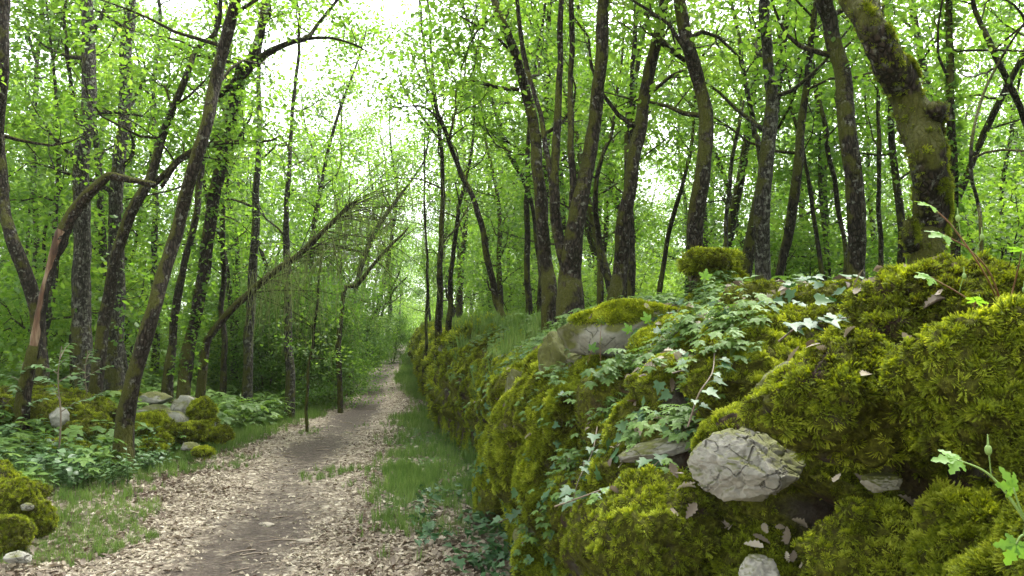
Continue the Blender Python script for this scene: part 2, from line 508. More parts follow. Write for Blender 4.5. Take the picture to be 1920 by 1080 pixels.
# ground
def groundmat():
    m, nt, nd, lk = newmat('forest_floor')
    geo = nd.new('ShaderNodeNewGeometry'); P = geo.outputs['Position']
    a = nd.new('ShaderNodeAttribute'); a.attribute_name = 'green'
    t = nd.new('ShaderNodeAttribute'); t.attribute_name = 'track'
    v = nd.new('ShaderNodeTexVoronoi'); v.inputs['Scale'].default_value = 26; v.inputs['Randomness'].default_value = 1
    lk.new(P, v.inputs['Vector'])
    sep = nd.new('ShaderNodeSeparateColor'); lk.new(v.outputs['Color'], sep.inputs[0])
    lit = ramp(nt, sep.outputs[0], [(0.0, (0.07, 0.052, 0.034)), (0.35, (0.155, 0.125, 0.088)), (0.7, (0.27, 0.23, 0.17)), (1.0, (0.42, 0.38, 0.29))])
    n1 = noise(nt, P, 14, 5, 0.7); n2 = noise(nt, P, 1.6, 4, 0.6)
    soil = ramp(nt, n1, [(0.3, (0.028, 0.022, 0.016)), (0.55, (0.058, 0.045, 0.034)), (0.75, (0.15, 0.125, 0.09))])
    grn = ramp(nt, n1, [(0.3, (0.03, 0.05, 0.012)), (0.7, (0.075, 0.14, 0.03))])
    tf = rng01(nt, math_(nt, 'ADD', t.outputs['Fac'], math_(nt, 'MULTIPLY', math_(nt, 'SUBTRACT', noise(nt, P, 7, 5, 0.7), 0.5), 1.3)), 0.35, 0.7)
    gf = rng01(nt, math_(nt, 'ADD', a.outputs['Fac'], math_(nt, 'MULTIPLY', math_(nt, 'SUBTRACT', noise(nt, P, 3, 5, 0.7), 0.5), 1.4)), 0.35, 0.7)
    col = mix(nt, math_(nt, 'MULTIPLY', rng01(nt, n2, 0.45, 0.7), 0.4), lit, soil)
    col = mix(nt, tf, col, soil)
    col = mix(nt, gf, col, grn)
    p = nd.new('ShaderNodeBsdfPrincipled'); p.inputs['Roughness'].default_value = 0.9
    p.inputs['Specular IOR Level'].default_value = 0.25
    lk.new(col, p.inputs['Base Color'])
    b = nd.new('ShaderNodeBump'); b.inputs['Strength'].default_value = 0.8; b.inputs['Distance'].default_value = 0.03
    lk.new(math_(nt, 'ADD', n1, v.outputs['Distance']), b.inputs['Height'])
    lk.new(b.outputs[0], p.inputs['Normal'])
    o = nd.new('ShaderNodeOutputMaterial'); lk.new(p.outputs[0], o.inputs[0])
    return m
M['ground'] = groundmat()

def green_mask(x, y):
    """0 on the bare trodden middle, 1 where plants take over"""
    o = path_x(y) - x
    d = x - wall_x(y)
    n = fbm2(x * 0.9, y * 0.6, 3, 31)
    halfw = 1.0 - 0.6 * sstep(14, 30, y)
    hl = 1.25 - 0.75 * sstep(8, 17, y)
    left = sstep(hl, hl + .8, o + 0.45 * n) * (0.25 + 0.75 * sstep(7, 12, y))
    right = sstep(halfw - 0.2, halfw + 0.35, -o + 0.35 * n) * sstep(5.5, 8, y) * sstep(6.5 + 4, 4.0, np.abs(y - 9) + 0) 
    right = np.maximum(right, sstep(halfw, halfw + 0.5, -o + 0.3 * n) * sstep(17, 24, y))
    return np.clip(np.maximum(np.maximum(left, right), sstep(0.5, 1.4, d)), 0, 1)

def track_mask(x, y):
    o = x - path_x(y) + 0.18 * fbm2(x * 0.8, y * 0.8, 2, 41)
    w = 0.60 + 0.12 * fbm2(0 * x, y * 0.35, 2, 44)
    return np.exp(-(o / w) ** 2) * (0.75 + 0.35 * fbm2(x * 0.7, y * 0.45, 2, 47))

def grid_axis(a, b, fine, growth=1.035, centre=0.0):
    s, pos, st = [centre], centre, fine
    while pos < b:
        pos += st; s.append(pos); 
        if abs(pos - centre) > 6: st *= growth
    pos, st = centre, fine
    neg = []
    while pos > a:
        pos -= st; neg.append(pos)
        if abs(pos - centre) > 6: st *= growth
    return np.array(neg[::-1] + s)

gx = grid_axis(-400, 400, 0.07, 1.05, -1.5)
gy = grid_axis(-60, 900, 0.08, 1.04, 7.0)
GX, GY = np.meshgrid(gx, gy)
GZ = G(GX, GY)
nx, ny = len(gx), len(gy)
idx = np.arange(nx * ny).reshape(ny, nx)
Q = np.stack([idx[:-1, :-1], idx[:-1, 1:], idx[1:, 1:], idx[1:, :-1]], -1).reshape(-1, 4)
me = mesh_arrays('ground', np.stack([GX, GY, GZ], -1).reshape(-1, 3), [Q], M['ground'], True,
                 {'green': green_mask(GX, GY).ravel(), 'track': 0 * GX.ravel()})
tag(link('ground', me), 'brown forest floor under leaf litter and low plants', None, None, 'structure')

# the trodden path, an irregular strip just above the floor
ys = np.concatenate([np.arange(-2, 16, 0.08), np.arange(16, 60, 0.25)])
us = np.linspace(-1, 1, 26)
YY, UU = np.meshgrid(ys, us, indexing='ij')
hw = 0.95 - 0.35 * sstep(14, 34, YY) + 0.16 * fbm2(np.sign(UU) * 3, YY * 0.9, 3, 50) 
XX = path_x(YY) + UU * hw
ZZ = G(XX, YY) + 0.006 - 0.03 * sstep(0.85, 1.0, np.abs(UU))
n0, n1_ = YY.shape
idx = np.arange(n0 * n1_).reshape(n0, n1_)
Q = np.stack([idx[:-1, :-1], idx[:-1, 1:], idx[1:, 1:], idx[1:, :-1]], -1).reshape(-1, 4)
me = mesh_arrays('path', np.stack([XX, YY, ZZ], -1).reshape(-1, 3), [Q], M['ground'], True,
                 {'green': green_mask(XX, YY).ravel() * 0.4, 'track': track_mask(XX, YY).ravel()})
tag(link('path', me), 'narrow trodden earth path strewn with dry leaves', None, None, 'structure')

# ------------------------------------------------------------------ scatter by geometry nodes (only for stuff nobody could count)
def align_euler(Z, ang):
    Z = unit(np.asarray(Z, float))
    ref = np.where(np.abs(Z[:, 2:3]) > 0.95, np.array([[1.0, 0, 0]]), np.array([[0, 0, 1.0]]))
    X = unit(np.cross(ref, Z)); Y = np.cross(Z, X)
    c, s = np.cos(ang)[:, None], np.sin(ang)[:, None]
    X2 = X * c + Y * s; Y2 = np.cross(Z, X2)
    ry = -np.arcsin(np.clip(X2[:, 2], -1, 1))
    rx = np.arctan2(Y2[:, 2], Z[:, 2])
    rz = np.arctan2(X2[:, 1], X2[:, 0])
    return np.stack([rx, ry, rz], -1)

def scatter(name, P, E, S, variants, parent=None, label=None):
    """P points, E eulers, S scales; variants: meshes picked at random"""
    col = bpy.data.collections.new(name + '_sources')
    for i, vm in enumerate(variants):
        col.objects.link(bpy.data.objects.new('%s_source_%02d' % (name, i), vm))
    me = bpy.data.meshes.new(name)
    me.vertices.add(len(P)); me.vertices.foreach_set('co', np.asarray(P, np.float32).ravel())
    a = me.attributes.new('rot', 'FLOAT_VECTOR', 'POINT'); a.data.foreach_set('vector', np.asarray(E, np.float32).ravel())
    a = me.attributes.new('scl', 'FLOAT', 'POINT'); a.data.foreach_set('value', np.asarray(S, np.float32))
    a = me.attributes.new('pick', 'INT', 'POINT'); a.data.foreach_set('value', np.random.default_rng(len(P)).integers(0, len(variants), len(P)).astype(np.int32))
    me.update()
    o = link(name, me, parent)
    ng = bpy.data.node_groups.new(name + '_scatter', 'GeometryNodeTree')
    ng.interface.new_socket('Geometry', in_out='INPUT', socket_type='NodeSocketGeometry')
    ng.interface.new_socket('Geometry', in_out='OUTPUT', socket_type='NodeSocketGeometry')
    nd, lk = ng.nodes, ng.links
    gi, go = nd.new('NodeGroupInput'), nd.new('NodeGroupOutput')
    ip = nd.new('GeometryNodeInstanceOnPoints')
    ci = nd.new('GeometryNodeCollectionInfo'); ci.inputs['Collection'].default_value = col
    ci.inputs['Separate Children'].default_value = True; ci.inputs['Reset Children'].default_value = True
    def na(n, t):
        x = nd.new('GeometryNodeInputNamedAttribute'); x.data_type = t; x.inputs['Name'].default_value = n; return x.outputs['Attribute']
    er = nd.new('FunctionNodeEulerToRotation')
    lk.new(na('rot', 'FLOAT_VECTOR'), er.inputs[0])
    lk.new(gi.outputs[0], ip.inputs['Points']); lk.new(ci.outputs[0], ip.inputs['Instance'])
    ip.inputs['Pick Instance'].default_value = True
    lk.new(na('pick', 'INT'), ip.inputs['Instance Index'])
    lk.new(er.outputs[0], ip.inputs['Rotation']); lk.new(na('scl', 'FLOAT'), ip.inputs['Scale'])
    lk.new(ip.outputs[0], go.inputs[0])
    md = o.modifiers.new('scatter', 'NODES'); md.node_group = ng
    return tag(o, label, None, None, 'stuff')

def sample_tris(V, T, n, rng, wfun=None, tw=None):
    A, B, Cc = V[T[:, 0]], V[T[:, 1]], V[T[:, 2]]
    nr = np.cross(B - A, Cc - A)
    ar = np.linalg.norm(nr, axis=1) * 0.5
    w = ar.copy()
    nn = nr / (ar[:, None] * 2 + 1e-12)
    if tw is not None: w = w * tw
    if wfun is not None: w = w * wfun((A + B + Cc) / 3, nn)
    k = rng.choice(len(T), n, p=w / w.sum())
    u, v = rng.uniform(0, 1, n), rng.uniform(0, 1, n)
    m = u + v > 1; u[m], v[m] = 1 - u[m], 1 - v[m]
    return A[k] + (B - A)[k] * u[:, None] + (Cc - A)[k] * v[:, None], nn[k]

# ---- source meshes
def strip_leaf(mb, base, D, Nn, L, widths, curl=0.0, fold=0.2, a=0.5):
    """a leaf of stations along D with the given half widths"""
    D = unit(np.asarray(D, float)); Nn = unit(np.asarray(Nn, float)); S = unit(np.cross(D, Nn)); Nn = np.cross(S, D)
    n = len(widths); V = []
    for i, w in enumerate(widths):
        t = i / (n - 1)
        c = np.asarray(base) + D * L * t + Nn * (-curl * L * t * t)
        V += [c, c + S * w * L + Nn * fold * w * L, c - S * w * L + Nn * fold * w * L]
    Q = []
    for i in range(n - 1):
        b = 3 * i
        Q += [[b, b + 3, b + 4, b + 1], [b, b + 2, b + 5, b + 3]]
    mb.add(V, None, Q, a)

OAK = [0.01, 0.12, 0.09, 0.22, 0.15, 0.30, 0.20, 0.30, 0.16, 0.19, 0.02]
def src_litter(seed):
    r = np.random.default_rng(seed); mb = MB()
    strip_leaf(mb, (-0.5, 0, 0.04), (1, 0, r.uniform(-.05, .15)), (0, r.uniform(-.3, .3), 1), 1.0, [w * r.uniform(.85, 1.15) for w in OAK], r.uniform(-.35, .35), r.uniform(-.5, .9), r.uniform(0, 1))
    return mb.mesh('dry_leaf_source', M['litter'])

def src_grass(seed):
    r = np.random.default_rng(seed); mb = MB()
    for k in range(16):
        az = r.uniform(0, 6.28); ln = r.uniform(.5, 1); lean = r.uniform(.1, .6)
        b = np.array([r.normal(0, .10), r.normal(0, .10), 0]); D = np.array([math.cos(az) * lean, math.sin(az) * lean, 1])
        strip_leaf(mb, b, D, (math.cos(az), math.sin(az), .2), ln, [.016, .02, .015, .001], -r.uniform(0, .5) * 0 + r.uniform(-.5, -.1) * 0 - r.uniform(.0, .0) - .4 * lean * -1, .3, r.uniform(0, 1))
    return mb.mesh('grass_tuft_source', M['grass'])

def palmate(mb, c, D, Nn, L, a, lobes=5, deep=0.5):
    """ivy-like leaf: a fan of points round the petiole end"""
    D = unit(np.asarray(D, float)); Nn = unit(np.asarray(Nn, float)); S = unit(np.cross(D, Nn)); Nn = np.cross(S, D)
    V = [np.asarray(c, float) + D * L * .35 + Nn * L * .03]
    n = lobes * 2
    for i in range(n):
        th = -2.5 + 5.0 * i / (n - 1)
        lob = (i % 2 == 1) if lobes % 2 else (i % 2 == 0)
        k = abs(th)
        r = (1.0 - 0.16 * k) * (1.0 if (i in (0, n - 1) or abs(((i) - (n - 1) / 2)) < .6 or i % 2) else deep)
        V.append(np.asarray(c) + D * L * (.35 + .62 * r * math.cos(th)) + S * L * .62 * r * math.sin(th) - Nn * L * .12 * r * r)
    T = [[0, i, i + 1] for i in range(1, n)] + [[0, n, 1]]
    mb.add(V, T, None, a)

IVY = [(0, -.02), (.28, -.12), (.46, .08), (.30, .22), (.42, .48), (.17, .50), (0, 1.0)]
def ivy_leaf(mb, c, D, Nn, L, a=0.5):
    D = unit(np.asarray(D, float)); Nn = unit(np.asarray(Nn, float)); S = unit(np.cross(D, Nn)); Nn = np.cross(S, D)
    c = np.asarray(c, float)
    mid = [c, c + D * L * .4 - Nn * L * .03, c + D * L - Nn * L * .12]
    V = [mid[1]]
    pts = IVY + [(-x, y) for x, y in IVY[-2:0:-1]]
    for x, y in pts:
        V.append(c + S * x * L + D * y * L + Nn * L * (abs(x) * .18 - .12 * y * y))
    n = len(pts)
    T = [[0, i, i % n + 1] for i in range(1, n + 1)]
    mb.add(V, T, None, a)

def src_ivy(seed):
    r = np.random.default_rng(seed); mb = MB()
    ivy_leaf(mb, (0, 0, .15), (1, 0, -.15), (r.uniform(-.2, .2), r.uniform(-.2, .2), 1), 1.0, r.uniform(0, 1))
    return mb.mesh('ivy_leaf_source', M['ivy'])

def robert_leaf(mb, c, D, Nn, L, a):
    """deeply cut herb leaf of five toothed leaflets"""
    D = unit(np.asarray(D, float)); Nn = unit(np.asarray(Nn, float)); S = unit(np.cross(D, Nn)); Nn = np.cross(S, D)
    for th, s in ((-2.0, .55), (-1.0, .85), (0, 1.0), (1.0, .85), (2.0, .55)):
        d = D * math.cos(th) + S * math.sin(th) - Nn * .15
        strip_leaf(mb, c, d, Nn, L * s, [.02, .10, .30, .17, .30, .12, .16, .01], .12, .15, a)

def src_herb(seed, big=False):
    r = np.random.default_rng(seed); mb = MB()
    for k in range(7):
        az = r.uniform(0, 6.28); h = r.uniform(.35, 1.0); out = r.uniform(.1, .5)
        top = np.array([math.cos(az) * out, math.sin(az) * out, h])
        P = catmull([[0, 0, 0], top * [.4, .4, .6], top], 5)
        tube(mb, P, np.linspace(.012, .006, 5), 3, a=.9)
        robert_leaf(mb, top, (math.cos(az), math.sin(az), -.1), (0.2 * math.cos(az), .2 * math.sin(az), 1), r.uniform(.28, .45), r.uniform(0, 1))
    return mb.mesh('herb_source', M['herb'])

def src_broad(seed):
    """low plant with upright stems and paired oval leaves"""
    r = np.random.default_rng(seed); mb = MB()
    for k in range(4):
        az = r.uniform(0, 6.28); h = r.uniform(.5, 1.0)
        top = np.array([math.cos(az) * .25, math.sin(az) * .25, h])
        P = catmull([[0, 0, 0], top * [.5, .5, .5], top], 6)
        tube(mb, P, np.linspace(.012, .005, 6), 3, a=.6)
        for j in range(1, 6):
            a0 = az + j * 1.57
            for q in (0, math.pi):
                d = (math.cos(a0 + q), math.sin(a0 + q), r.uniform(-.2, .3))
                strip_leaf(mb, P[j], d, (0, 0, 1), r.uniform(.18, .3), [.03, .22, .30, .18, .01], .2, .2, r.uniform(0, 1))
    return mb.mesh('broad_herb_source', M['herb'])

def src_moss(seed, n=15, long=1.0):
    """a tuft of curved feathery shoots, 1 unit high"""
    r = np.random.default_rng(seed); mb = MB()
    for k in range(n):
        az = r.uniform(0, 6.28); out = r.uniform(.15, 1.0)
        h = r.uniform(.5, 1.0) * (1.15 - .5 * out)
        b = np.array([math.cos(az), math.sin(az), 0]) * out * .45
        tip = b + np.array([math.cos(az) * out * .5 + .22, math.sin(az) * out * .5, h])
        mid = (b + tip) / 2 + np.array([0, 0, .14])
        P = catmull([b, mid, tip + [0, 0, -.05]], 4)
        w = r.uniform(.035, .06)
        tone = r.uniform(-.12, .18)
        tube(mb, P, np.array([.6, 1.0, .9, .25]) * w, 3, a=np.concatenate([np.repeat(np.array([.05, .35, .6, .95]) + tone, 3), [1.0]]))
        T_ = unit(P[3] - P[0]); Sx = unit(np.cross(T_, [0, 0, 1.0])); 
        for j in range(5):
            t = .25 + .7 * j / 4; i = min(2, int(t * 3)); c = P[i] * (1 - (t * 3 - i)) + P[i + 1] * (t * 3 - i)
            for sg in (-1, 1):
                e = c + Sx * sg * w * 3.0 * (1.1 - .5 * t) + T_ * w * 2.0 + [0, 0, w * .6]
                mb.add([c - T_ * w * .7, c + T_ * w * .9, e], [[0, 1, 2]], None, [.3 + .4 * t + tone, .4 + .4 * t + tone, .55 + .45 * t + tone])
    return mb.mesh('moss_tuft_source', M['moss'])

LIT = [src_litter(s) for s in range(6)]
GRS = [src_grass(s) for s in range(4)]
IVYS = [src_ivy(s) for s in range(3)]
HRB = [src_herb(s) for s in range(4)]
BRD = [src_broad(s) for s in range(4)]
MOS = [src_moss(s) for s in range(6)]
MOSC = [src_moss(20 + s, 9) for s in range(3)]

# ------------------------------------------------------------------ stones
def ico(sub):
    bm = bmesh.new(); bmesh.ops.create_icosphere(bm, subdivisions=sub, radius=1.0)
    V = np.array([v.co[:] for v in bm.verts]); F = np.array([[v.index for v in f.verts] for f in bm.faces])
    bm.free(); return V, F
ICO = {k: ico(k) for k in (2, 3, 4, 5, 6)}

def stone_geo(seed, sub=3, blocky=0.6, size=(1, 1, 1), rough=0.10, lumps=0.18):
    r = np.random.default_rng(seed)
    V, F = ICO[sub]; V = V.copy()
    V *= 1 + lumps * fbm(V * 1.3 + seed * 3.1, 3, seed)[:, None]
    for k in range(int(4 + 10 * blocky)):
        n = unit(r.normal(0, 1, 3) * np.array([1, 1, 1.1])); d = r.uniform(.66, .88)
        s = V @ n - d
        V = V - n * (np.clip(s, 0, None) * .93)[:, None]
    V += unit(V) * (rough * fbm(V * 5 + seed, 3, seed + 3))[:, None] * .6
    return V * np.array(size) * .5 / .8, F

def crackle(V, cell, depth, seed, soft=.10, ret=False):
    """split the surface into uneven facets with sunk joints"""
    q = V / cell + .35 * np.stack([vnoise(V / cell * 1.5 + k * 9.1, seed) for k in range(3)], -1)
    b = np.floor(q).astype(np.int64); f1 = np.full(len(V), 9.); f2 = np.full(len(V), 9.); cid = np.zeros(len(V))
    for dx in (-1, 0, 1):
        for dy in (-1, 0, 1):
            for dz in (-1, 0, 1):
                c = b + [dx, dy, dz]; p = c + np.stack([hash3(c[:, 0], c[:, 1], c[:, 2], seed + k) for k in range(3)], -1)
                d = np.linalg.norm(q - p, axis=1); h = hash3(c[:, 0], c[:, 1], c[:, 2], seed + 7)
                m = d < f1; f2 = np.where(m, f1, np.minimum(f2, d)); cid = np.where(m, h, cid); f1 = np.where(m, d, f1)
    e = np.clip((f2 - f1) / soft, 0, 1)
    e = e if soft < .2 else np.sqrt(e)
    if ret: return V + unit(V) * ((cid - .5) * depth * .8 - depth * (1 - e))[:, None], sstep(.1, .6, e)
    return V + unit(V) * ((cid - .5) * depth * 1.4 - depth * (1 - e))[:, None]

def rotz(V, a, tx=0.0, ty=0.0):
    c, s = math.cos(a), math.sin(a)
    Rz = np.array([[c, -s, 0], [s, c, 0], [0, 0, 1]])
    cx, sx = math.cos(tx), math.sin(tx); Rx = np.array([[1, 0, 0], [0, cx, -sx], [0, sx, cx]])
    cy, sy = math.cos(ty), math.sin(ty); Ry = np.array([[cy, 0, sy], [0, 1, 0], [-sy, 0, cy]])
    return V @ (Rz @ Ry @ Rx).T

# ------------------------------------------------------------------ the long moss-grown wall
PN = np.array([(.16, -.15), (.23, .25), (.26, .55), (.26, .85), (.30, 1.08), (.45, 1.24), (.75, 1.40), (1.05, 1.53), (1.35, 1.60), (1.65, 1.58), (2.0, 1.42), (2.4, 1.15)])
PF = np.array([(-.10, -.15), (0.0, .35), (.06, .70), (.14, 1.0), (.24, 1.25), (.36, 1.42), (.50, 1.56), (.68, 1.66), (.95, 1.70), (1.30, 1.62), (1.8, 1.42), (2.4, 1.15)])
def wall_profile(t, y):
    """t 0..11 along the profile; height falls into step with the photo's crest"""
    f = sstep(7, 16, y)
    k = np.arange(len(PN))
    dn = np.interp(t, k, PN[:, 0]); zn = np.interp(t, k, PN[:, 1])
    df = np.interp(t, k, PF[:, 0]); zf = np.interp(t, k, PF[:, 1])
    sc = 1.0 + 0.06 * sstep(3.2, 1.5, y) - 0.06 * np.exp(-((y - 10) / 3.0) ** 2) + 0.04 * sstep(16, 24, y) - 0.9 * sstep(44, 50, y)
    return dn * (1 - f) + df * f, (zn * (1 - f) + zf * f) * sc + lift(y)

sy = np.concatenate([np.arange(-1.0, 5.0, 0.022), np.arange(5.0, 13, 0.045), np.arange(13, 50, 0.13)])
tt = np.linspace(0, 11, 130)
SY, TT = np.meshgrid(sy, tt, indexing='ij')
D0, Z0 = wall_profile(TT, SY)
Dp, Zp = wall_profile(TT + .15, SY)
nd_, nz_ = -(Zp - Z0), (Dp - D0)
nl_ = np.hypot(nd_, nz_) + 1e-9
nd_, nz_ = nd_ / nl_, nz_ / nl_
arc = TT * 0.27
gr = 1 + .035 * np.clip(SY - 5, 0, 12)
u1, v1 = SY + .10 * fbm2(SY * 3, arc * 3, 2, 3), arc + .10 * fbm2(SY * 3, arc * 3, 2, 4)
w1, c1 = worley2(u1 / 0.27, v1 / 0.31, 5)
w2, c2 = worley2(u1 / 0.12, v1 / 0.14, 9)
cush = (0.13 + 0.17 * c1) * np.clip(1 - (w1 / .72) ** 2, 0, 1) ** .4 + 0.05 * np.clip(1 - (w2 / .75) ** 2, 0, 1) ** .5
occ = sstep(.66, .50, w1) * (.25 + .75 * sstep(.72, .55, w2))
low = sstep(0.5, 2.0, TT) * sstep(11, 9.5, TT)
disp = (cush - 0.10 + 0.10 * fbm2(SY * 1.1, arc * 1.3, 3, 13)) * low
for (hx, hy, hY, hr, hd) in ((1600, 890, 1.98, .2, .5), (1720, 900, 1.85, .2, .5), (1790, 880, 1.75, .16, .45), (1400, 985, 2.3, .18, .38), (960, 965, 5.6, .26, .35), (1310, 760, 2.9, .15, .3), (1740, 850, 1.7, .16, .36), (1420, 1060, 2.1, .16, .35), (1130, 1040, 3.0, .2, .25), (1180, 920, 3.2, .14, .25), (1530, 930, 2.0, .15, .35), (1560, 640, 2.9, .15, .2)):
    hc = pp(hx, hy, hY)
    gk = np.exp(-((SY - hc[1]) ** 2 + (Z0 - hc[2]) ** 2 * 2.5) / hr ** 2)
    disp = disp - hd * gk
    occ = occ * (1 - sstep(.25, .6, gk))  # dents lose their moss and take the shade-dark gap colour
WX = wall_x(SY) + D0 + nd_ * disp
WZ = Z0 + nz_ * disp
WY = SY + 0.05 * fbm2(SY * 2, arc * 3, 2, 21)
n0, n1_ = SY.shape
idx = np.arange(n0 * n1_).reshape(n0, n1_)
WQ = np.stack([idx[:-1, :-1], idx[:-1, 1:], idx[1:, 1:], idx[1:, :-1]], -1).reshape(-1, 4)
WV = np.stack([WX, WY, WZ], -1).reshape(-1, 3)

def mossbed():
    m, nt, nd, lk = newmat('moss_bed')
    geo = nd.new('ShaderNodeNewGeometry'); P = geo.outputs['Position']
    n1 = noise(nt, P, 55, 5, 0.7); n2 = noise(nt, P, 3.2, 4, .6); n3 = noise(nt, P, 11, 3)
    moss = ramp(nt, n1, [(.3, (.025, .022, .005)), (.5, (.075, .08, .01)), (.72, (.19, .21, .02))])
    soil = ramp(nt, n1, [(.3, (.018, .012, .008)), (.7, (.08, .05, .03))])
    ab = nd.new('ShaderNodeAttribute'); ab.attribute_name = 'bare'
    rock = ramp(nt, n3, [(.35, (.025, .02, .014)), (.6, (.075, .065, .05))])  # bare rock of the gaps, darkened to paint in deep shade
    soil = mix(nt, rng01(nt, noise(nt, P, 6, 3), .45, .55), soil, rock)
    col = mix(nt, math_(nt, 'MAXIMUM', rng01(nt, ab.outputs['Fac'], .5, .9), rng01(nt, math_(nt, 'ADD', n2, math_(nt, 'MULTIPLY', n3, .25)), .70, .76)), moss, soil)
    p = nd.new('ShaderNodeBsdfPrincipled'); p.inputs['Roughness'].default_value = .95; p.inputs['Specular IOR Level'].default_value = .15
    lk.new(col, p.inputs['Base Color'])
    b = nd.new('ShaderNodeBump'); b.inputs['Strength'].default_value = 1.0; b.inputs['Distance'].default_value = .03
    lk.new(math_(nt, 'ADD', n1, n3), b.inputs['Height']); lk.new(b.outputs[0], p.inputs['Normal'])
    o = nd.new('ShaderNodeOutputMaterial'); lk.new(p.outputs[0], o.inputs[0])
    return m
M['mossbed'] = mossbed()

wall = thing('dry_stone_wall', 'long collapsed dry stone wall buried in thick moss, right of the path', 'stone wall', (float(wall_x(4.0)), 4.0, 0))
def wchild(name, me, o=None):
    ob = link(name, me, wall); ob.location = -np.array(wall.location); return ob
wchild('moss_covered_core', mesh_arrays('moss_covered_core', WV, [WQ], M['mossbed'], True, {'bare': 1 - occ.ravel()}))  # bare: mossless gaps and dents, where soil and painted shade share one colour

# near stones and cushions: px, py, width, height, depth, kind, detail
HERO = [
    (1590, 745, 290, 185, 1.90, 'm', 'cushion'), (1850, 715, 280, 245, 1.52, 'm', 'cushion'), (1420, 720, 210, 160, 2.85, 'm', 'cushion'),
    (1800, 600, 300, 190, 2.15, 'm', 'cushion'), (1480, 640, 230, 130, 3.1, 'm', 'cushion'), (1420, 565, 120, 60, 4.0, 'm', 'cushion'),
    (1600, 570, 260, 70, 3.6, 'm', 'cushion'), (1235, 1010, 200, 210, 2.62, 'm', 'cushion'), (1110, 960, 130, 200, 3.6, 'm', 'cushion'),
    (1640, 1050, 220, 150, 2.02, 'm', 'cushion'), (1850, 1030, 230, 190, 1.80, 'm', 'cushion'), (1045, 900, 110, 210, 4.3, 'm', 'cushion'),
    (980, 860, 90, 190, 5.7, 'm', 'slab'), (935, 905, 70, 170, 6.6, 'm', 'slab'), (1240, 885, 170, 110, 3.3, 'm', 'cushion'),
    (1400, 805, 110, 50, 2.35, 'm', 'cushion'),
    (1175, 620, 180, 100, 6.0, 'g', 'boulder'), (1050, 685, 60, 85, 6.9, 'g', 'block'), (1108, 668, 70, 36, 6.4, 'g', 'block'),
    (975, 735, 40, 70, 7.9, 'g', 'block'), (985, 675, 32, 36, 8.8, 'm', 'cushion'), (1048, 668, 75, 32, 6.7, 'm', 'cushion'),
    (1408, 876, 158, 96, 2.17, 's', 'rock'), (1335, 872, 40, 52, 2.2, 's', 'rock'), (1496, 715, 110, 60, 2.42, 's', 'block'), (1418, 1082, 62, 56, 2.04, 's', 'rock'),
    (1262, 832, 150, 34, 3.45, 's', 'block'), (1195, 868, 60, 22, 3.55, 's', 'block'), (1480, 577, 34, 16, 3.5, 's', 'block'), (1350, 560, 70, 60, 5.2, 'm', 'cushion'),
    (1655, 905, 60, 30, 1.85, 'g', 'block'), (1120, 690, 50, 22, 6.2, 'g', 'block'), (1000, 770, 30, 36, 7.4, 'g', 'block'), (1080, 955, 24, 70, 3.75, 's', 'block'),
]
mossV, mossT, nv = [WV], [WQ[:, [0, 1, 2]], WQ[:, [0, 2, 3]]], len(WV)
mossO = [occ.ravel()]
def add_moss_src(V, F, o=None):
    global nv
    mossO.append(np.ones(len(V)) if o is None else o)
    mossV.append(V); mossT.append(F + nv); nv += len(V)

def wall_hit(px, py):
    Y = np.arange(1.0, 40, .02); Pq = np.array([pp(px, py, y) for y in Y])
    d = Pq[:, 0] - wall_x(Y)
    zn = np.interp(d, PN[:, 0] + np.arange(len(PN)) * 1e-6 + np.array([.07] + [0] * (len(PN) - 1)) * 0, PN[:, 1]); zf = np.interp(d, PF[:, 0], PF[:, 1])
    f = sstep(7, 16, Y); zs = np.where(d > 0, zn * (1 - f) + zf * f + .05, -9)
    k = np.argmax(Pq[:, 2] < zs)
    return float(Y[k]) if k > 0 else None
HERO2 = []
for (px, py, w, h, Y, kd, shp) in HERO:
    if Y > 3.2:
        yh = wall_hit(px, py + h * .3)
        if yh: Y = max(3.0, yh - (.45 if shp in ('boulder', 'block') else .10) * w / F_PX * Y)
    HERO2.append((px, py, w, h, Y, kd, shp))
HERO = HERO2
for i, (px, py, w, h, Y, kd, shp) in enumerate(HERO):
    c = pp(px, py, Y)
    sx, sz = w / F_PX * Y, h / F_PX * Y
    sd = (sx + sz) / 2 * (0.9 if shp != 'slab' else 1.2)
    if shp == 'cushion':
        V, F = stone_geo(100 + i, 5 if Y < 4.5 else 4, .1, (sx, sd, sz), .25, .30)
        V, oc = crackle(V, max(.07, .30 * min(sx, sz)), .10 * min(sx, sz), 60 + i, .35, True)
    elif shp == 'slab':
        V, F = stone_geo(100 + i, 4, .4, (sx, sd, sz), .15, .2)
    elif shp == 'boulder':
        V, F = stone_geo(100 + i, 5, .3, (sx * 1.05, sd, sz), .12, .2)
    else:
        V, F = stone_geo(200 + i, 6 if w > 150 else 5, .9, (sx * 1.1, sd, sz * 1.15), .16, .14)
        V = crackle(V, min(sx, sz) * .42, min(sx, sz) * .05, i)
    V = rotz(V, rng.uniform(-.3, .3), 0, rng.uniform(-.15, .15))
    if (px, py) == (1262, 832): V = rotz(V, 0, 0, -.28)
    if (px, py) == (1496, 715): V = rotz(V, 0, 0, -.5)
    mat = {'m': 'mossbed', 'g': 'stone_mossy', 's': 'stone'}[kd]
    me = mesh_arrays('stone', V, [F], M[mat])
    o = wchild('stone', me); o.location = c - np.array(wall.location)
    if kd == 's': o['label'] = 'bare pale limestone'
    if kd == 'm': add_moss_src(V + c, F, oc if shp == 'cushion' else None)
    if shp == 'boulder':
        keep = V[F].mean(1)[:, 2] > 0.16 * sz
        add_moss_src(V + c, F[keep]); add_moss_src(V + c, F[keep])

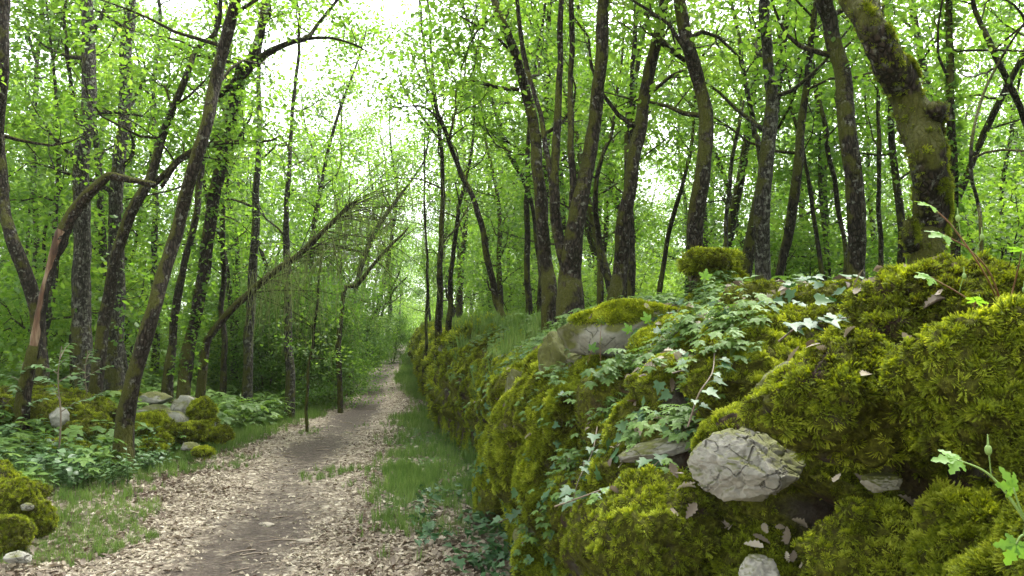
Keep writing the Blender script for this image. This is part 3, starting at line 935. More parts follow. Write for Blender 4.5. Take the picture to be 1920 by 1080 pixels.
# the rest of the wall's stones
var = [stone_geo(400 + i, 3, .8 if i % 2 else .3, (1, .8, .62), .12, .2) for i in range(10)]
vmesh = [[mesh_arrays('stone', V, [F], M[k]) for (V, F) in var] for k in ('mossbed', 'stone_mossy', 'stone')]
ns = 0
for i in range(230):
    y = 3.2 + 38 * rng.uniform(0, 1) ** 1.9
    t = rng.uniform(1.0, 9.0)
    d, z = wall_profile(np.array(t), np.array(y)); d2, z2 = wall_profile(np.array(t + .15), np.array(y))
    nrm = unit(np.array([-(z2 - z), 0, d2 - d]))
    s = rng.uniform(.18, .42) * (1 + .02 * y)
    p = np.array([float(wall_x(y)) + float(d), y, float(z)]) + nrm * rng.uniform(-.08, .05) * s
    q = p - [0, 0, CAM_Z]
    if q[1] > 0 and any(abs(p[0] - pp(h[0], h[1], h[4])[0]) < .3 and abs(y - h[4]) < .35 for h in HERO if h[5] == 's'): continue
    k = rng.choice([0, 1, 2], p=[.70, .25, .05]); vi = rng.integers(0, 10)
    if k and y > 6 and t < 4: continue
    if k == 1: p = p + nrm * .12 * s
    if k == 2: p = p + nrm * .04 * s
    o = wchild('stone', vmesh[k][vi]); o.location = p - np.array(wall.location)
    e = (rng.uniform(-.3, .3), rng.uniform(-.3, .3), rng.uniform(0, 6.28)); o.rotation_euler = e; o.scale = (s, s, s)
    if k == 2: o['label'] = 'bare pale limestone'; s *= .8; o.scale = (s, s, s * .7)
    if k < 2:
        V, F = var[vi]; Vw = rotz(V * s, e[2], e[0], e[1]) + p
        if k == 0: add_moss_src(Vw, F)
        else: add_moss_src(Vw, F[Vw[F].mean(1)[:, 2] > p[2] + .1 * s])

MV, MT = np.concatenate(mossV), np.concatenate(mossT)
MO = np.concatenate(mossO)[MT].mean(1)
bare = [(pp(h[0], h[1], h[4]), max(h[2], h[3]) / F_PX * h[4] * .5, h[5]) for h in HERO if h[5] == 's']
def mossw(lo, hi, facebias=True):
    def f(c, n):
        y = c[:, 1]
        w = ((y >= lo) & (y < hi)) * 1.0
        w = w / np.clip(y, .8, None) ** 1.3
        w = w * np.clip(n[:, 2] * 1.1 + .62, 0.03, 1) 
        toc = unit(np.array([0, 0, CAM_Z]) - c); w = w * ((toc * n).sum(1) > -0.25)
        nz = fbm(c * 2.3, 3, 77)
        slope = c[:, 0] - wall_x(y)
        w = w * np.where((nz > .30 + .35 * (y < 3.3)), .10, 1.0)
        return w + 1e-12
    return f
def moss_layer(name, n, lo, hi, s0, s1, src):
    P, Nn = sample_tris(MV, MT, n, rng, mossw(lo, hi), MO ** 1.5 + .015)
    keep = np.ones(n, bool)
    for c, r, k in bare:
        dd = (P - c) / np.array([r, r, r]);
        m = (np.linalg.norm(dd, axis=1) < 1.15) & (dd[:, 2] < .55) & (dd[:, 1] < .9)
        keep &= ~m
    P, Nn = P[keep], Nn[keep]
    A = Nn + np.stack([0 * P[:, 0], 0 * P[:, 0], np.where(Nn[:, 2] < .35, -.45, .1)], -1) + rng.normal(0, .22, P.shape)
    S = rng.uniform(s0, s1, len(P)) * (1 + .45 * fbm(P * 4, 2, 5)) 
    o = scatter(name, P - Nn * .004, align_euler(A, rng.uniform(0, 6.28, len(P))), S, src, wall)
    o.location = -np.array(wall.location)
    return o
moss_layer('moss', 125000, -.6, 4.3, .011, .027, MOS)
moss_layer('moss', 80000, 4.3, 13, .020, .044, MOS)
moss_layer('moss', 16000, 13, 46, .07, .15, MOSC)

# ------------------------------------------------------------------ trees
def grow(rng, P, Rr, t0, n_limb, L, n_sub, sides_l=5, up=0.55, wob=0.12, cl_per=4, leaf_jit=.22):
    """limbs and sub-branches along a trunk; returns list of (pts, radii) and leaf cluster centres"""
    out, cen = [], []
    az = rng.uniform(0, 6.28)
    n = len(P)
    for i in range(n_limb):
        t = t0 + (1 - t0) * (i + rng.uniform(0, .8)) / n_limb
        t = min(t, .99)
        k = t * (n - 1); a = int(k); f = k - a
        b = P[a] * (1 - f) + P[min(a + 1, n - 1)] * f
        r = np.interp(k, np.arange(n), Rr)
        az += 2.4 + rng.normal(0, .4)
        el = rng.uniform(.15, .9) * up * 1.6
        D = np.array([math.cos(az) * math.cos(el), math.sin(az) * math.cos(el), math.sin(el)])
        ln = L * rng.uniform(.6, 1.1) * (1 - .55 * (t - t0) / (1 - t0 + 1e-6))
        pts = [b]; d = D.copy()
        for j in range(6):
            d = unit(d + rng.normal(0, wob * 2.2, 3) + [0, 0, .05])
            pts.append(pts[-1] + d * ln / 6)
        pts = np.array(pts)
        rr = np.linspace(max(min(r * .42, .045), .008), .004, 7)
        out.append((pts, rr, sides_l))
        for s in range(n_sub):
            ts = rng.uniform(.25, 1.0) * 6; a2 = min(int(ts), 5); f2 = ts - a2
            b2 = pts[a2] * (1 - f2) + pts[a2 + 1] * f2
            d2 = unit(unit(pts[a2 + 1] - pts[a2]) + rng.normal(0, .75, 3) + [0, 0, .1])
            l2 = ln * rng.uniform(.22, .42)
            p2 = [b2]
            for j in range(3):
                d2 = unit(d2 + rng.normal(0, .2, 3)); p2.append(p2[-1] + d2 * l2 / 3)
            p2 = np.array(p2)
            out.append((p2, np.linspace(min(rr[a2] * .6, .012), .0025, 4), 3))
            for q in range(cl_per):
                tq = rng.uniform(.3, 1.05) * 3; aq = min(int(tq), 2)
                cen.append(p2[aq] + (p2[aq + 1] - p2[aq]) * (tq - aq) + rng.normal(0, leaf_jit, 3) * [1, 1, .6])
    return out, np.array(cen) if cen else np.zeros((0, 3))

def tree_parts(mb_t, branches):
    for pts, rr, sd in branches:
        tube(mb_t, pts, rr, sd)

def hero_tree(name, label, cat, traces, Y, mat, leaves=True, height=9.5, n_limb=9, limbL=2.0, group=None, limb_traces=(), t0=.35, dens=1.0, seed=0, extend=True, limb_grow=True, ivy=None, foot=1.35, part='trunk', crown_lo=None):
    """traces: list of stems, each a list of (px, py, width); first one is the trunk"""
    r = np.random.default_rng(1000 + seed)
    base = pp(traces[0][0][0], traces[0][0][1], Y)
    gz = float(G(base[0], base[1]))
    org = np.array([base[0], base[1], gz])
    root = thing(name, label, cat, org, group)
    allb, cens = [], []
    for si, tr in enumerate(list(traces) + list(limb_traces)):
        is_limb = si >= len(traces)
        dy = 0.0; pts, rad = [], []
        for k, q in enumerate(tr):
            yy = Y + (q[3] if len(q) > 3 else 0) + (0.12 * math.sin(k * 1.7 + si))
            pts.append(pp(q[0], q[1], yy)); rad.append(q[2] * .93 / 2 / F_PX * Y)
        if si == 0:
            if pts[0][2] > gz - .1:
                pts.insert(0, np.array([pts[0][0], pts[0][1], gz - .12])); rad.insert(0, rad[0] * foot)
        if not is_limb and extend:
            top = pts[-1]; d = unit(pts[-1] - pts[-2]); d = unit(d + [0, 0, .4])
            while top[2] < height:
                d = unit(d + r.normal(0, .12, 3) + [0, 0, .1]); top = top + d * 1.0
                pts.append(top); rad.append(max(rad[-1] * .80, .012))
        pts = np.array(pts)
        S, Rd = resample(pts, rad, .04 if Y < 6 else (.08 if Y < 14 else .2))
        if not is_limb or True:
            wob = np.stack([fbm(np.stack([S[:, 2] * 1.4, S[:, 2] * 0 + seed, S[:, 2] * 0 + si + k * 7], -1), 2) for k in range(3)], -1)
            S = S + wob * np.array([.05, .05, 0]) * np.minimum(1, Y / 12)
        mb = MB()
        tube(mb, S, Rd, 32 if Y < 6 else (16 if Y < 10 else (12 if Y < 14 else 8)), .30 if Y < 6 else .18, seed + si)
        if ivy and si == 0:
            zz = (S[:, 2] > S[0, 2] + ivy[0]) & (S[:, 2] < S[0, 2] + ivy[1]); ks = r.choice(np.where(zz)[0], ivy[2])
            ad = r.uniform(0, 6.28, ivy[2]); cc = S[ks] + np.stack([np.cos(ad), np.sin(ad), 0 * ad], -1) * (Rd[ks] * r.uniform(1, 1.6, ivy[2]))[:, None]
            mi = MB(); leaf_cards(mi, cc, 3, .05, .075, r, fine=True, flat=1); c_ = link('ivy', mi.mesh('ivy', M['leaf'], smooth=False, origin=org), root); c_['kind'] = 'stuff'
        if not is_limb:
            tt0 = t0
            br, cn = grow(r, S, Rd, tt0, n_limb, limbL, 4, cl_per=3)
            tree_parts(mb, br)
            cens.append(cn)
        elif limb_grow:
            br, cn = grow(r, S, Rd, .45, 5, limbL * .6, 3, cl_per=3)
            tree_parts(mb, br); cens.append(cn)
        nm = ('limb' if is_limb else part) if si else part
        if si and not is_limb: nm = 'stem'
        ob = link(nm, mb.mesh(nm, M[mat], origin=org), root)
    if leaves:
        cn = np.concatenate(cens)
        cn = cn[r.uniform(0, 1, len(cn)) < dens]
        # leaves keep clear of the lens
        cn = cn[(np.linalg.norm(cn - [0, 0, 1.5], axis=1) > 2.6)]
        if len(cn):
            mb = MB(); leaf_cards(mb, cn, 15, .17, .074, r, fine=Y < 12)
            c = link('crown', mb.mesh('crown', M['leaf'], smooth=False, origin=org), root); c['kind'] = 'stuff'
    return root

T = hero_tree
hero_id = [0]
def H(label, traces, Y, mat, **kw):
    hero_id[0] += 1
    return T(kw.pop('name', 'oak_tree'), label, kw.pop('cat', 'tree'), traces, Y, mat, seed=hero_id[0] * 13, **kw)

# -- left of the path
H('dark oak trunk at the left edge bending inward halfway up', [[(78, 720, 30), (70, 600, 28), (45, 510, 26), (20, 440, 24), (4, 370, 22), (0, 250, 22), (6, 120, 22), (8, 0, 24)]], 10.5, 'bark_mossy')
H('thick straight lichen-spotted oak just behind the broken orange stem', [[(157, 740, 40), (156, 560, 36), (152, 400, 31), (158, 250, 30), (165, 100, 27), (163, -10, 25)]], 12, 'bark_grey')
H('thick straight grey oak second from the spotted trunk, crossed by a leaning stem', [[(212, 745, 42), (212, 560, 36), (217, 420, 29), (224, 300, 26), (236, 150, 25), (243, -10, 22)]], 13, 'bark_grey')
H('oak leaning right behind the thick grey trunks, carrying a mossy sideways limb', [[(182, 710, 26), (198, 580, 24), (218, 480, 23), (252, 390, 21), (285, 325, 20), (303, 260, 16), (332, 190, 14), (355, 130, 12), (368, 92, 11), (402, 58, 9), (412, -10, 8)]], 11, 'bark_mossy',
  limb_traces=[[(285, 350, 13), (318, 318, 13), (350, 290, 11), (400, 270, 10), (450, 266, 9), (505, 264, 5), (527, 255, 3)], [(300, 350, 8), (330, 305, 10), (372, 285, 9)], [(325, 215, 7), (310, 175, 5), (305, 160, 3)]])
H('reddish brown leaning oak with moss on its foot beside the white stones', [[(226, 895, 48), (234, 800, 36), (254, 700, 31), (281, 600, 29), (308, 510, 27), (335, 410, 26), (362, 310, 25), (382, 230, 24), (401, 150, 24), (425, 60, 23), (441, -20, 22)]], 9.0, 'bark_mossy', foot=1.3, t0=.55)
H('ivy-clad oak forking into a long limb toward the path, behind the red-brown leaning stem', [[(345, 722, 28), (363, 620, 25), (385, 500, 25), (400, 380, 24), (417, 280, 27), (442, 180, 25), (470, 112, 21), (490, 50, 18), (502, -20, 16)]], 12, 'bark_dark',
  limb_traces=[[(470, 125, 16), (505, 98, 14), (545, 80, 11), (575, 72, 10), (600, 42, 7), (645, -15, 6)], [(572, 74, 7), (620, 72, 6), (665, 84, 4), (692, 98, 2)], [(410, 180, 14), (432, 160, 12), (452, 132, 11)], ], ivy=(1.0, 5.2, 480))
H('slim dark oak between the red-brown leaning stem and the ivy-clad oak', [[(314, 700, 20), (322, 640, 17), (338, 520, 15), (362, 420, 13), (378, 330, 12), (395, 200, 11), (405, 60, 9), (400, -20, 8)]], 13, 'bark_dark')
H('thin dark straight stem right of the ivy-clad oak', [[(418, 660, 12), (418, 540, 11), (417, 430, 10), (424, 340, 9), (432, 220, 8), (430, 60, 7)]], 16, 'bark_dark')
H('grey straight oak rising behind the dead leaning trunk', [[(466, 670, 19), (470, 560, 18), (477, 420, 16), (481, 300, 12), (484, 190, 10), (492, 60, 8), (495, -10, 6)]], 15, 'bark_grey')
H('slim pale grey oak in front of the dark box bushes', [[(543, 692, 17), (541, 570, 15), (541, 460, 13), (537, 380, 10), (542, 300, 9), (550, 190, 8), (560, 60, 6)]], 15.5, 'bark_grey')
H('crooked far stem reaching up behind the dead leaning trunk', [[(505, 560, 7), (500, 500, 8), (478, 440, 8), (455, 380, 7), (440, 320, 6), (430, 240, 5)]], 19, 'bark_dark')
H('pale slender oak far left between the edge trunk and the spotted trunk', [[(70, 620, 12), (68, 480, 11), (66, 360, 11), (63, 240, 10), (70, 120, 9), (80, 10, 7)]], 16, 'bark_grey',
  limb_traces=[[(72, 120, 7), (55, 80, 6), (52, 50, 6), (90, 20, 5), (110, -10, 4)]])
H('twisting thin oak left of the spotted trunk top', [[(150, 300, 9), (138, 220, 9), (128, 140, 8), (122, 80, 8), (120, 20, 7), (130, -20, 6)]], 13, 'bark_dark', extend=True)
H('bare grey snag with forked tip at the far left', [[(88, 620, 8), (84, 480, 7), (88, 430, 6), (104, 380, 5), (118, 350, 4), (130, 332, 2)]], 14, 'bark_dark', leaves=False, extend=False, n_limb=3, limbL=.5, cat='dead tree', name='dead_stem')
H('thin upright oak in the shade between the two left leaning stems', [[(290, 640, 14), (290, 520, 13), (291, 400, 12), (289, 280, 11), (288, 150, 9), (300, 20, 7)]], 17, 'bark_grey')
H('thin slanting stem behind the thin upright oak', [[(240, 520, 7), (252, 470, 7), (262, 420, 7), (276, 330, 6), (286, 240, 5)]], 18, 'bark_dark')

# broken stem with orange wood, arching to the right
r_ = np.random.default_rng(3)
tr = [(42, 755, 20), (62, 660, 17), (76, 570, 16), (92, 505, 16), (112, 445, 22), (134, 405, 22), (160, 370, 20), (190, 342, 16), (205, 330, 14), (235, 335, 13), (265, 341, 12), (290, 346, 11)]
Yb = 9.6
pts = np.array([pp(a, b, Yb) for a, b, c in tr]); org = np.array([pts[0][0], Yb, float(G(pts[0][0], Yb))])
pts = np.vstack([[org[0], Yb, org[2] - .1], pts]); rad = [tr[0][2] / 2 / F_PX * Yb * 1.2] + [c / 2 / F_PX * Yb for a, b, c in tr]
root = thing('broken_tree', 'broken stem with bare orange wood arching into a mossy elbow', 'dead tree', org)
S, Rd = resample(pts, rad, .06)
k0 = int(len(S) * .16); k = int(len(S) * .44)
mb = MB(); tube(mb, S[:k0 + 2], Rd[:k0 + 2] * 1.15, 12, .4, 15); link('foot', mb.mesh('foot', M['bark_moss_full'], origin=org), root)
mb = MB(); tube(mb, S[k0:k + 1], Rd[k0:k + 1] * .85, 12, .5, 5); link('bare_wood', mb.mesh('bare_wood', M['bare_wood'], origin=org), root)
mb = MB(); tube(mb, S[k:], Rd[k:] * 1.05, 12, .3, 6); link('trunk', mb.mesh('trunk', M['bark_moss_full'], origin=org), root)
mb = MB(); tube(mb, S[:k + 3] + [.03, .02, 0], Rd[:k + 3] * .8, 10, .7, 9); link('bark_strip', mb.mesh('bark_strip', M['bark_dark'], origin=org), root)

# dead leaning trunk with hanging twigs
tr = [(384, 660, 12), (400, 622, 12), (430, 585, 11), (470, 547, 11), (520, 505, 9), (560, 478, 9), (600, 440, 8), (640, 400, 6), (660, 380, 4)]
Yd = 12.8
pts = np.array([pp(a, b, Yd) for a, b, c in tr]); org = np.array([pts[0][0], Yd, float(G(pts[0][0], Yd))])
pts = np.vstack([[org[0] - .1, Yd, org[2] - .1], pts]); rad = [.09] + [c * 1.25 / 2 / F_PX * Yd for a, b, c in tr]
root = thing('leaning_dead_tree', 'dead leaning juniper trunk hung with fine drooping twigs', 'dead tree', org)
S, Rd = resample(pts, rad, .15)
mb = MB(); tube(mb, S, Rd, 8, .2, 4); link('trunk', mb.mesh('trunk', M['bark_moss_full'], origin=org), root)
mb = MB(); mt = MB()
for i in range(75):
    a = r_.uniform(.45, 1); b0 = S[int(a * (len(S) - 1))]
    az = r_.uniform(-1.6, 1.4); el = r_.uniform(-.1, .9); ln = r_.uniform(.6, 2.4)
    D = np.array([math.cos(az) * math.cos(el), math.sin(az) * math.cos(el), math.sin(el)]); q = [b0]
    for j in range(5):
        D = unit(D + r_.normal(0, .12, 3) + [0, 0, -.13]); q.append(q[-1] + D * ln / 5)
    q = np.array(q); tube(mb, q, np.linspace(.008, .003, 6), 4)
    for j in range(11):
        c = q[min(5, int(r_.uniform(.8, 5.9)))] + r_.normal(0, .07, 3); l2 = r_.uniform(.2, .9)
        sw = r_.normal(0, .22, 2)
        w = [c, c + [sw[0] * l2 * .5, sw[1] * l2 * .5, -l2 * .4], c + [sw[0] * l2, sw[1] * l2, -l2]]
        tube(mt, catmull(w, 4), [.0036, .0032, .0026, .0018], 3, a=r_.uniform(0, 1), cap=False)
link('limb', mb.mesh('limb', M['bark_dark'], origin=org), root)
o = link('twigs', mt.mesh('twigs', M['twig'], origin=org), root); o['kind'] = 'stuff'

H('small broken branch stem curving up beside the path gap', [[(640, 560, 9), (668, 535, 10), (700, 497, 8), (735, 458, 6), (755, 440, 5), (767, 426, 3)]], 17, 'bark_mossy', extend=False, leaves=False, n_limb=1, limbL=.4, name='leaning_branch', cat='branch')
H('forked pale tree leaning right over the path behind the drooping twigs', [[(660, 600, 12), (672, 520, 11), (690, 460, 10), (715, 415, 9), (745, 375, 7), (775, 335, 5), (795, 300, 4)]], 21, 'bark_grey', height=6.5, limbL=1.6)
H('dark curved sapling arching toward the far end of the path', [[(684, 675, 7), (688, 630, 7), (700, 590, 6), (716, 572, 5), (728, 567, 5), (735, 545, 4), (760, 520, 3)]], 24, 'bark_dark', extend=False, n_limb=6, limbL=1.2, t0=.5)
H('thin dark sapling standing in the verge before the box bushes', [[(578, 722, 6), (584, 660, 6), (592, 590, 5), (600, 520, 4), (606, 450, 3)]], 13.5, 'bark_dark', extend=False, n_limb=8, limbL=.7, t0=.3, foot=1.1)

# -- right of the path
H('dark oak standing where the mossy wall begins to fade along the path', [[(812, 770, 20), (816, 690, 17), (821, 600, 14), (826, 500, 12), (828, 380, 10), (826, 260, 9), (815, 150, 7), (805, 60, 5), (800, -20, 4)]], 15.5, 'bark_dark',
  limb_traces=[[(826, 240, 6), (800, 175, 4), (775, 120, 3), (760, 70, 2)], [(826, 262, 6), (790, 215, 4), (750, 150, 3)]])
H('very thin pole-like stem nearest the far end of the path', [[(797, 682, 8), (799, 600, 7), (800, 520, 6), (797, 430, 5), (795, 330, 4), (798, 200, 3)]], 20, 'bark_dark')
H('slim dark oak just right of the path-side oak', [[(838, 620, 14), (845, 560, 12), (848, 490, 10), (858, 400, 9), (870, 345, 7), (885, 270, 6), (890, 150, 5)]], 18, 'bark_dark')
H('thin oak leaning left with a crooked forked top over the path', [[(944, 615, 16), (932, 560, 14), (918, 490, 13), (898, 410, 12), (872, 335, 11), (848, 270, 9), (832, 230, 8), (815, 180, 6), (800, 110, 5), (790, 20, 4)]], 13, 'bark_dark',
  limb_traces=[[(846, 262, 6), (856, 215, 5), (870, 170, 4), (880, 100, 3)], [(836, 240, 6), (805, 205, 4), (770, 200, 3), (735, 205, 2)]])
H('slanting slim stem rising leftward behind the curved mossy oak', [[(1010, 500, 9), (1000, 400, 9), (985, 345, 9), (955, 290, 9), (930, 215, 8), (905, 150, 7), (885, 80, 6), (868, 10, 5)]], 16, 'bark_dark')
H('curved mossy oak sweeping left from beside the big coppice', [[(1032, 580, 34), (1026, 500, 29), (1017, 420, 25), (1014, 340, 24), (1006, 260, 23), (988, 180, 21), (962, 100, 19), (940, 40, 17), (925, -15, 16)]], 9.5, 'bark_mossy',
  limb_traces=[[(972, 168, 9), (935, 165, 8), (900, 155, 7), (872, 152, 5), (855, 160, 4), (850, 215, 3), (843, 250, 2)], [(928, 30, 7), (900, 50, 5), (880, 80, 4), (862, 130, 3)]])
H('large coppiced oak of several stems at the middle of the wall', [
    [(1072, 600, 60), (1070, 520, 46), (1076, 460, 38), (1092, 380, 34), (1104, 300, 31), (1114, 210, 28), (1126, 100, 26), (1132, -15, 24)],
    [(1062, 500, 26), (1048, 430, 22), (1043, 350, 20), (1046, 250, 17), (1050, 130, 14), (1056, -15, 11)],
    [(1082, 440, 18), (1074, 370, 15), (1068, 270, 14), (1069, 160, 12), (1073, 60, 11), (1072, -15, 10)],
    [(1048, 430, 14), (1030, 310, 12), (1010, 220, 10), (985, 120, 10), (974, 30, 9), (965, -15, 8)]], 8.6, 'bark_mossy', foot=1.1, t0=.6, n_limb=6)
H('tall oak leaning right with a broken side limb near its top', [[(1150, 590, 34), (1160, 510, 31), (1170, 440, 30), (1186, 330, 27), (1203, 220, 26), (1222, 110, 24), (1247, -20, 20)]], 9.0, 'bark_mossy',
  limb_traces=[[(1310, 130, 10), (1280, 110, 11), (1250, 85, 12), (1230, 68, 14)]])
H('sinuous oak above the mossy stump', [[(1310, 600, 36), (1306, 500, 34), (1309, 410, 34), (1318, 310, 31), (1323, 220, 30), (1312, 160, 28), (1294, 90, 26), (1278, 0, 24), (1272, -30, 22)]], 8.6, 'bark_mossy')
H('upright gnarled oak behind the yellow-green moss hummock', [[(1428, 580, 34), (1430, 500, 32), (1430, 400, 31), (1438, 300, 29), (1447, 200, 26), (1442, 100, 23), (1436, -15, 20)]], 9.0, 'bark_grey')
H('slim oak leaning right next to the upright gnarled one', [[(1458, 590, 18), (1466, 500, 17), (1482, 420, 20), (1494, 330, 19), (1505, 230, 17), (1518, 130, 14), (1530, 20, 12), (1532, -15, 11)]], 9.8, 'bark_dark')
H('broad straight oak left of the large foreground trunk', [[(1612, 590, 40), (1607, 500, 36), (1600, 390, 37), (1590, 260, 35), (1576, 130, 34), (1560, 40, 32), (1545, -20, 31)]], 8.2, 'bark_mossy')
H('massive mossy gnarled oak with a knotty elbow at the top right', [[(1738, 500, 70), (1740, 430, 62), (1742, 350, 60), (1736, 290, 66), (1718, 230, 72), (1690, 170, 68), (1655, 100, 64), (1625, 40, 66), (1598, -20, 68)]], 5.0, 'bark_moss_full', foot=1.15, t0=.8, n_limb=0, limb_grow=False,
  leaves=False, limb_traces=[[(1722, 250, 44), (1745, 222, 40), (1752, 205, 34)], [(1712, 480, 26), (1700, 445, 30), (1698, 415, 22)]])
H('thin dark pole right of the broad straight oak', [[(1655, 560, 12), (1653, 480, 10), (1652, 380, 9), (1651, 280, 9), (1645, 180, 7), (1650, 40, 6)]], 10.5, 'bark_dark')
H('ivy-clothed oak just right of the massive gnarled trunk', [[(1790, 470, 18), (1790, 400, 17), (1792, 300, 18), (1786, 200, 17), (1782, 100, 15), (1778, -15, 13)]], 8, 'bark_dark', ivy=(.3, 5, 420))
H('slim curved grey shrub stem bending up at the right edge', [[(1838, 450, 8), (1832, 380, 7), (1822, 330, 7), (1826, 260, 7), (1845, 180, 6), (1878, 110, 5), (1915, 50, 4), (1940, 20, 4)]], 4.2, 'bark_grey', extend=False, leaves=False, n_limb=3, limbL=.5, name='shrub_stem', cat='shrub')
H('dark oak leaning left in the top right corner', [[(1960, 320, 14), (1930, 240, 14), (1895, 160, 13), (1862, 90, 12), (1838, 40, 10), (1822, -15, 8)]], 9, 'bark_dark')
H('thin bent oak left of the upright gnarled one', [[(1425, 300, 12), (1416, 250, 11), (1402, 180, 10), (1388, 110, 9), (1378, 30, 8), (1372, -15, 7)]], 11, 'bark_grey')
H('slanting slim stem left of the broad straight oak', [[(1586, 480, 9), (1576, 400, 10), (1562, 320, 10), (1545, 230, 9), (1530, 160, 8), (1522, 60, 7)]], 12, 'bark_dark')
H('slender stem slanting across behind the slim right-leaning oak', [[(1545, 540, 10), (1535, 440, 9), (1520, 350, 8), (1502, 270, 7), (1480, 180, 6), (1470, 90, 5)]], 13, 'bark_dark')
H('thin forked oak in the gap between the coppice and the tall leaning oak', [[(1128, 560, 14), (1124, 460, 12), (1118, 380, 11), (1130, 300, 9), (1148, 240, 7)]], 12, 'bark_dark')
H('slim straight oak touching the tall leaning oak on its left', [[(1180, 330, 14), (1178, 260, 12), (1186, 160, 10), (1190, 60, 9), (1192, -15, 8)]], 11, 'bark_dark')
H('leaning thin oak just left of the sinuous oak', [[(1235, 560, 11), (1248, 480, 10), (1270, 390, 9), (1285, 320, 8), (1300, 230, 6)]], 14, 'bark_dark')
H('crooked dead stem with few twigs between the sinuous and gnarled oaks', [[(1362, 500, 8), (1360, 400, 8), (1372, 310, 8), (1388, 230, 7), (1394, 190, 5)]], 11, 'bark_grey', extend=False, leaves=False, n_limb=4, limbL=.6, cat='dead tree')
H('dark double-bent oak behind the curved mossy oak', [[(990, 560, 14), (988, 470, 13), (986, 380, 12), (990, 300, 10), (998, 200, 8)]], 14, 'bark_dark')

# ------------------------------------------------------------------ background trees, copies of a few kinds
def make_proto(seed, h, r0, lean, n_limb, L, t0, k, n_sub, cl, mat, leaf, stems=1, size=.090, lmat='leaf'):
    r = np.random.default_rng(seed)
    mt, cens = MB(), []
    for s in range(stems):
        p = np.array([0, 0, -.15]); d = unit(np.array([math.cos(s * 2.4 + seed), math.sin(s * 2.4 + seed), 0]) * lean + [0, 0, 1])
        pts = [p]
        m = 9
        for j in range(m):
            d = unit(d + r.normal(0, .09, 3) + [0, 0, .06]); p = p + d * h / m * r.uniform(.85, 1.1); pts.append(p)
        rr = r0 * (1 - .8 * np.linspace(0, 1, m + 1) ** 1.1); rr[0] *= 1.3
        S, Rd = resample(pts, rr, .35)
        tube(mt, S, Rd, 7, .15, seed)
        br, cn = grow(r, S, Rd, t0, n_limb, L, n_sub, 4, cl_per=cl, leaf_jit=.28)
        tree_parts(mt, br); cens.append(cn)
    cn = np.concatenate(cens)
    ml = MB(); leaf_cards(ml, cn, k, .20, size, r, tilt=.8)
    return mt.mesh('trunk', M[mat]), ml.mesh('crown', M[lmat], smooth=False)

PROTO = [
    make_proto(1, 10, .11, .05, 16, 2.3, .32, 14, 6, 6, 'bark_dark', 'leaf'),
    make_proto(2, 9, .09, .18, 15, 2.1, .28, 14, 6, 6, 'bark_grey', 'leaf'),
    make_proto(3, 11, .13, .08, 18, 2.6, .35, 14, 6, 6, 'bark_mossy', 'leaf'),
    make_proto(4, 8.5, .08, .22, 11, 1.9, .28, 14, 6, 5, 'bark_dark', 'leaf', 2),
    make_proto(5, 7, .06, .12, 16, 1.8, .12, 14, 6, 6, 'bark_grey', 'leaf'),
    make_proto(6, 10, .10, .12, 17, 2.2, .20, 14, 6, 6, 'bark_mossy', 'leaf'),
]
BUSH = [make_proto(20 + i, 2.2, .02, .5, 8, .9, .05, 11, 5, 4, 'bark_dark', 'leaf', 3, .08, 'leaf_light') for i in range(3)]
BOX = [make_proto(30 + i, 2.6, .025, .35, 12, .95, .04, 22, 6, 5, 'bark_dark', 'leaf', 3, .05, 'leaf_dark') for i in range(2)]

def place_tree(proto, x, y, s, rz, name, label, cat, group):
    z = float(G(x, y))
    root = thing(name, label, cat, (x, y, z), group)
    root.rotation_euler = (0, 0, rz); root.scale = (s, s, s * rng.uniform(.9, 1.12))
    link('trunk', proto[0], root)
    c = link('crown', proto[1], root); c['kind'] = 'stuff'
    return root

placed = []
def far_enough(x, y, dmin):
    return all((x - a) ** 2 + (y - b) ** 2 > dmin * dmin for a, b in placed)
LAND = [(-200, 'left edge'), (15, 'left-edge trunk'), (155, 'spotted oak'), (215, 'second grey oak'), (330, 'red-brown leaning oak'), (400, 'ivy-clad oak'),
        (478, 'grey straight oak'), (541, 'slim pale oak'), (640, 'hanging twigs'), (775, 'path end'), (825, 'path-side oak'), (910, 'forked left-leaning oak'),
        (1015, 'curved mossy oak'), (1095, 'big coppice'), (1185, 'tall right-leaning oak'), (1315, 'sinuous oak'), (1435, 'gnarled upright oak'),
        (1495, 'slim right-leaning oak'), (1600, 'broad straight oak'), (1735, 'massive mossy oak'), (1840, 'curved shrub stem'), (2100, 'right edge')]
KIND = ['straight', 'leaning', 'stout', 'twin-stemmed', 'low-branched', 'bushy']
def between(x, y):
    px = 960 + F_PX * x / y
    for i in range(len(LAND) - 1):
        if LAND[i][0] <= px < LAND[i + 1][0]: return LAND[i][1], LAND[i + 1][1]
    return LAND[-2][1], LAND[-1][1]
def bandlabel(x, y, k=0, what='oak'):
    side = 'left' if x / y < -.1233 else 'right'
    a, b = between(x, y)
    kd = KIND[k] if what == 'oak' else ['low', 'round', 'loose'][k]
    lab = '%s %s seen between the %s and the %s' % (kd, what, a, b)
    if y >= 45: return lab + ', far off', 'far %ss %s of the path' % (what, side)
    if y >= 24: return lab + ', farther back', '%ss deeper in the wood %s of the path' % (what, side)
    return lab, '%ss just behind the nearest trunks %s of the path' % (what, side)

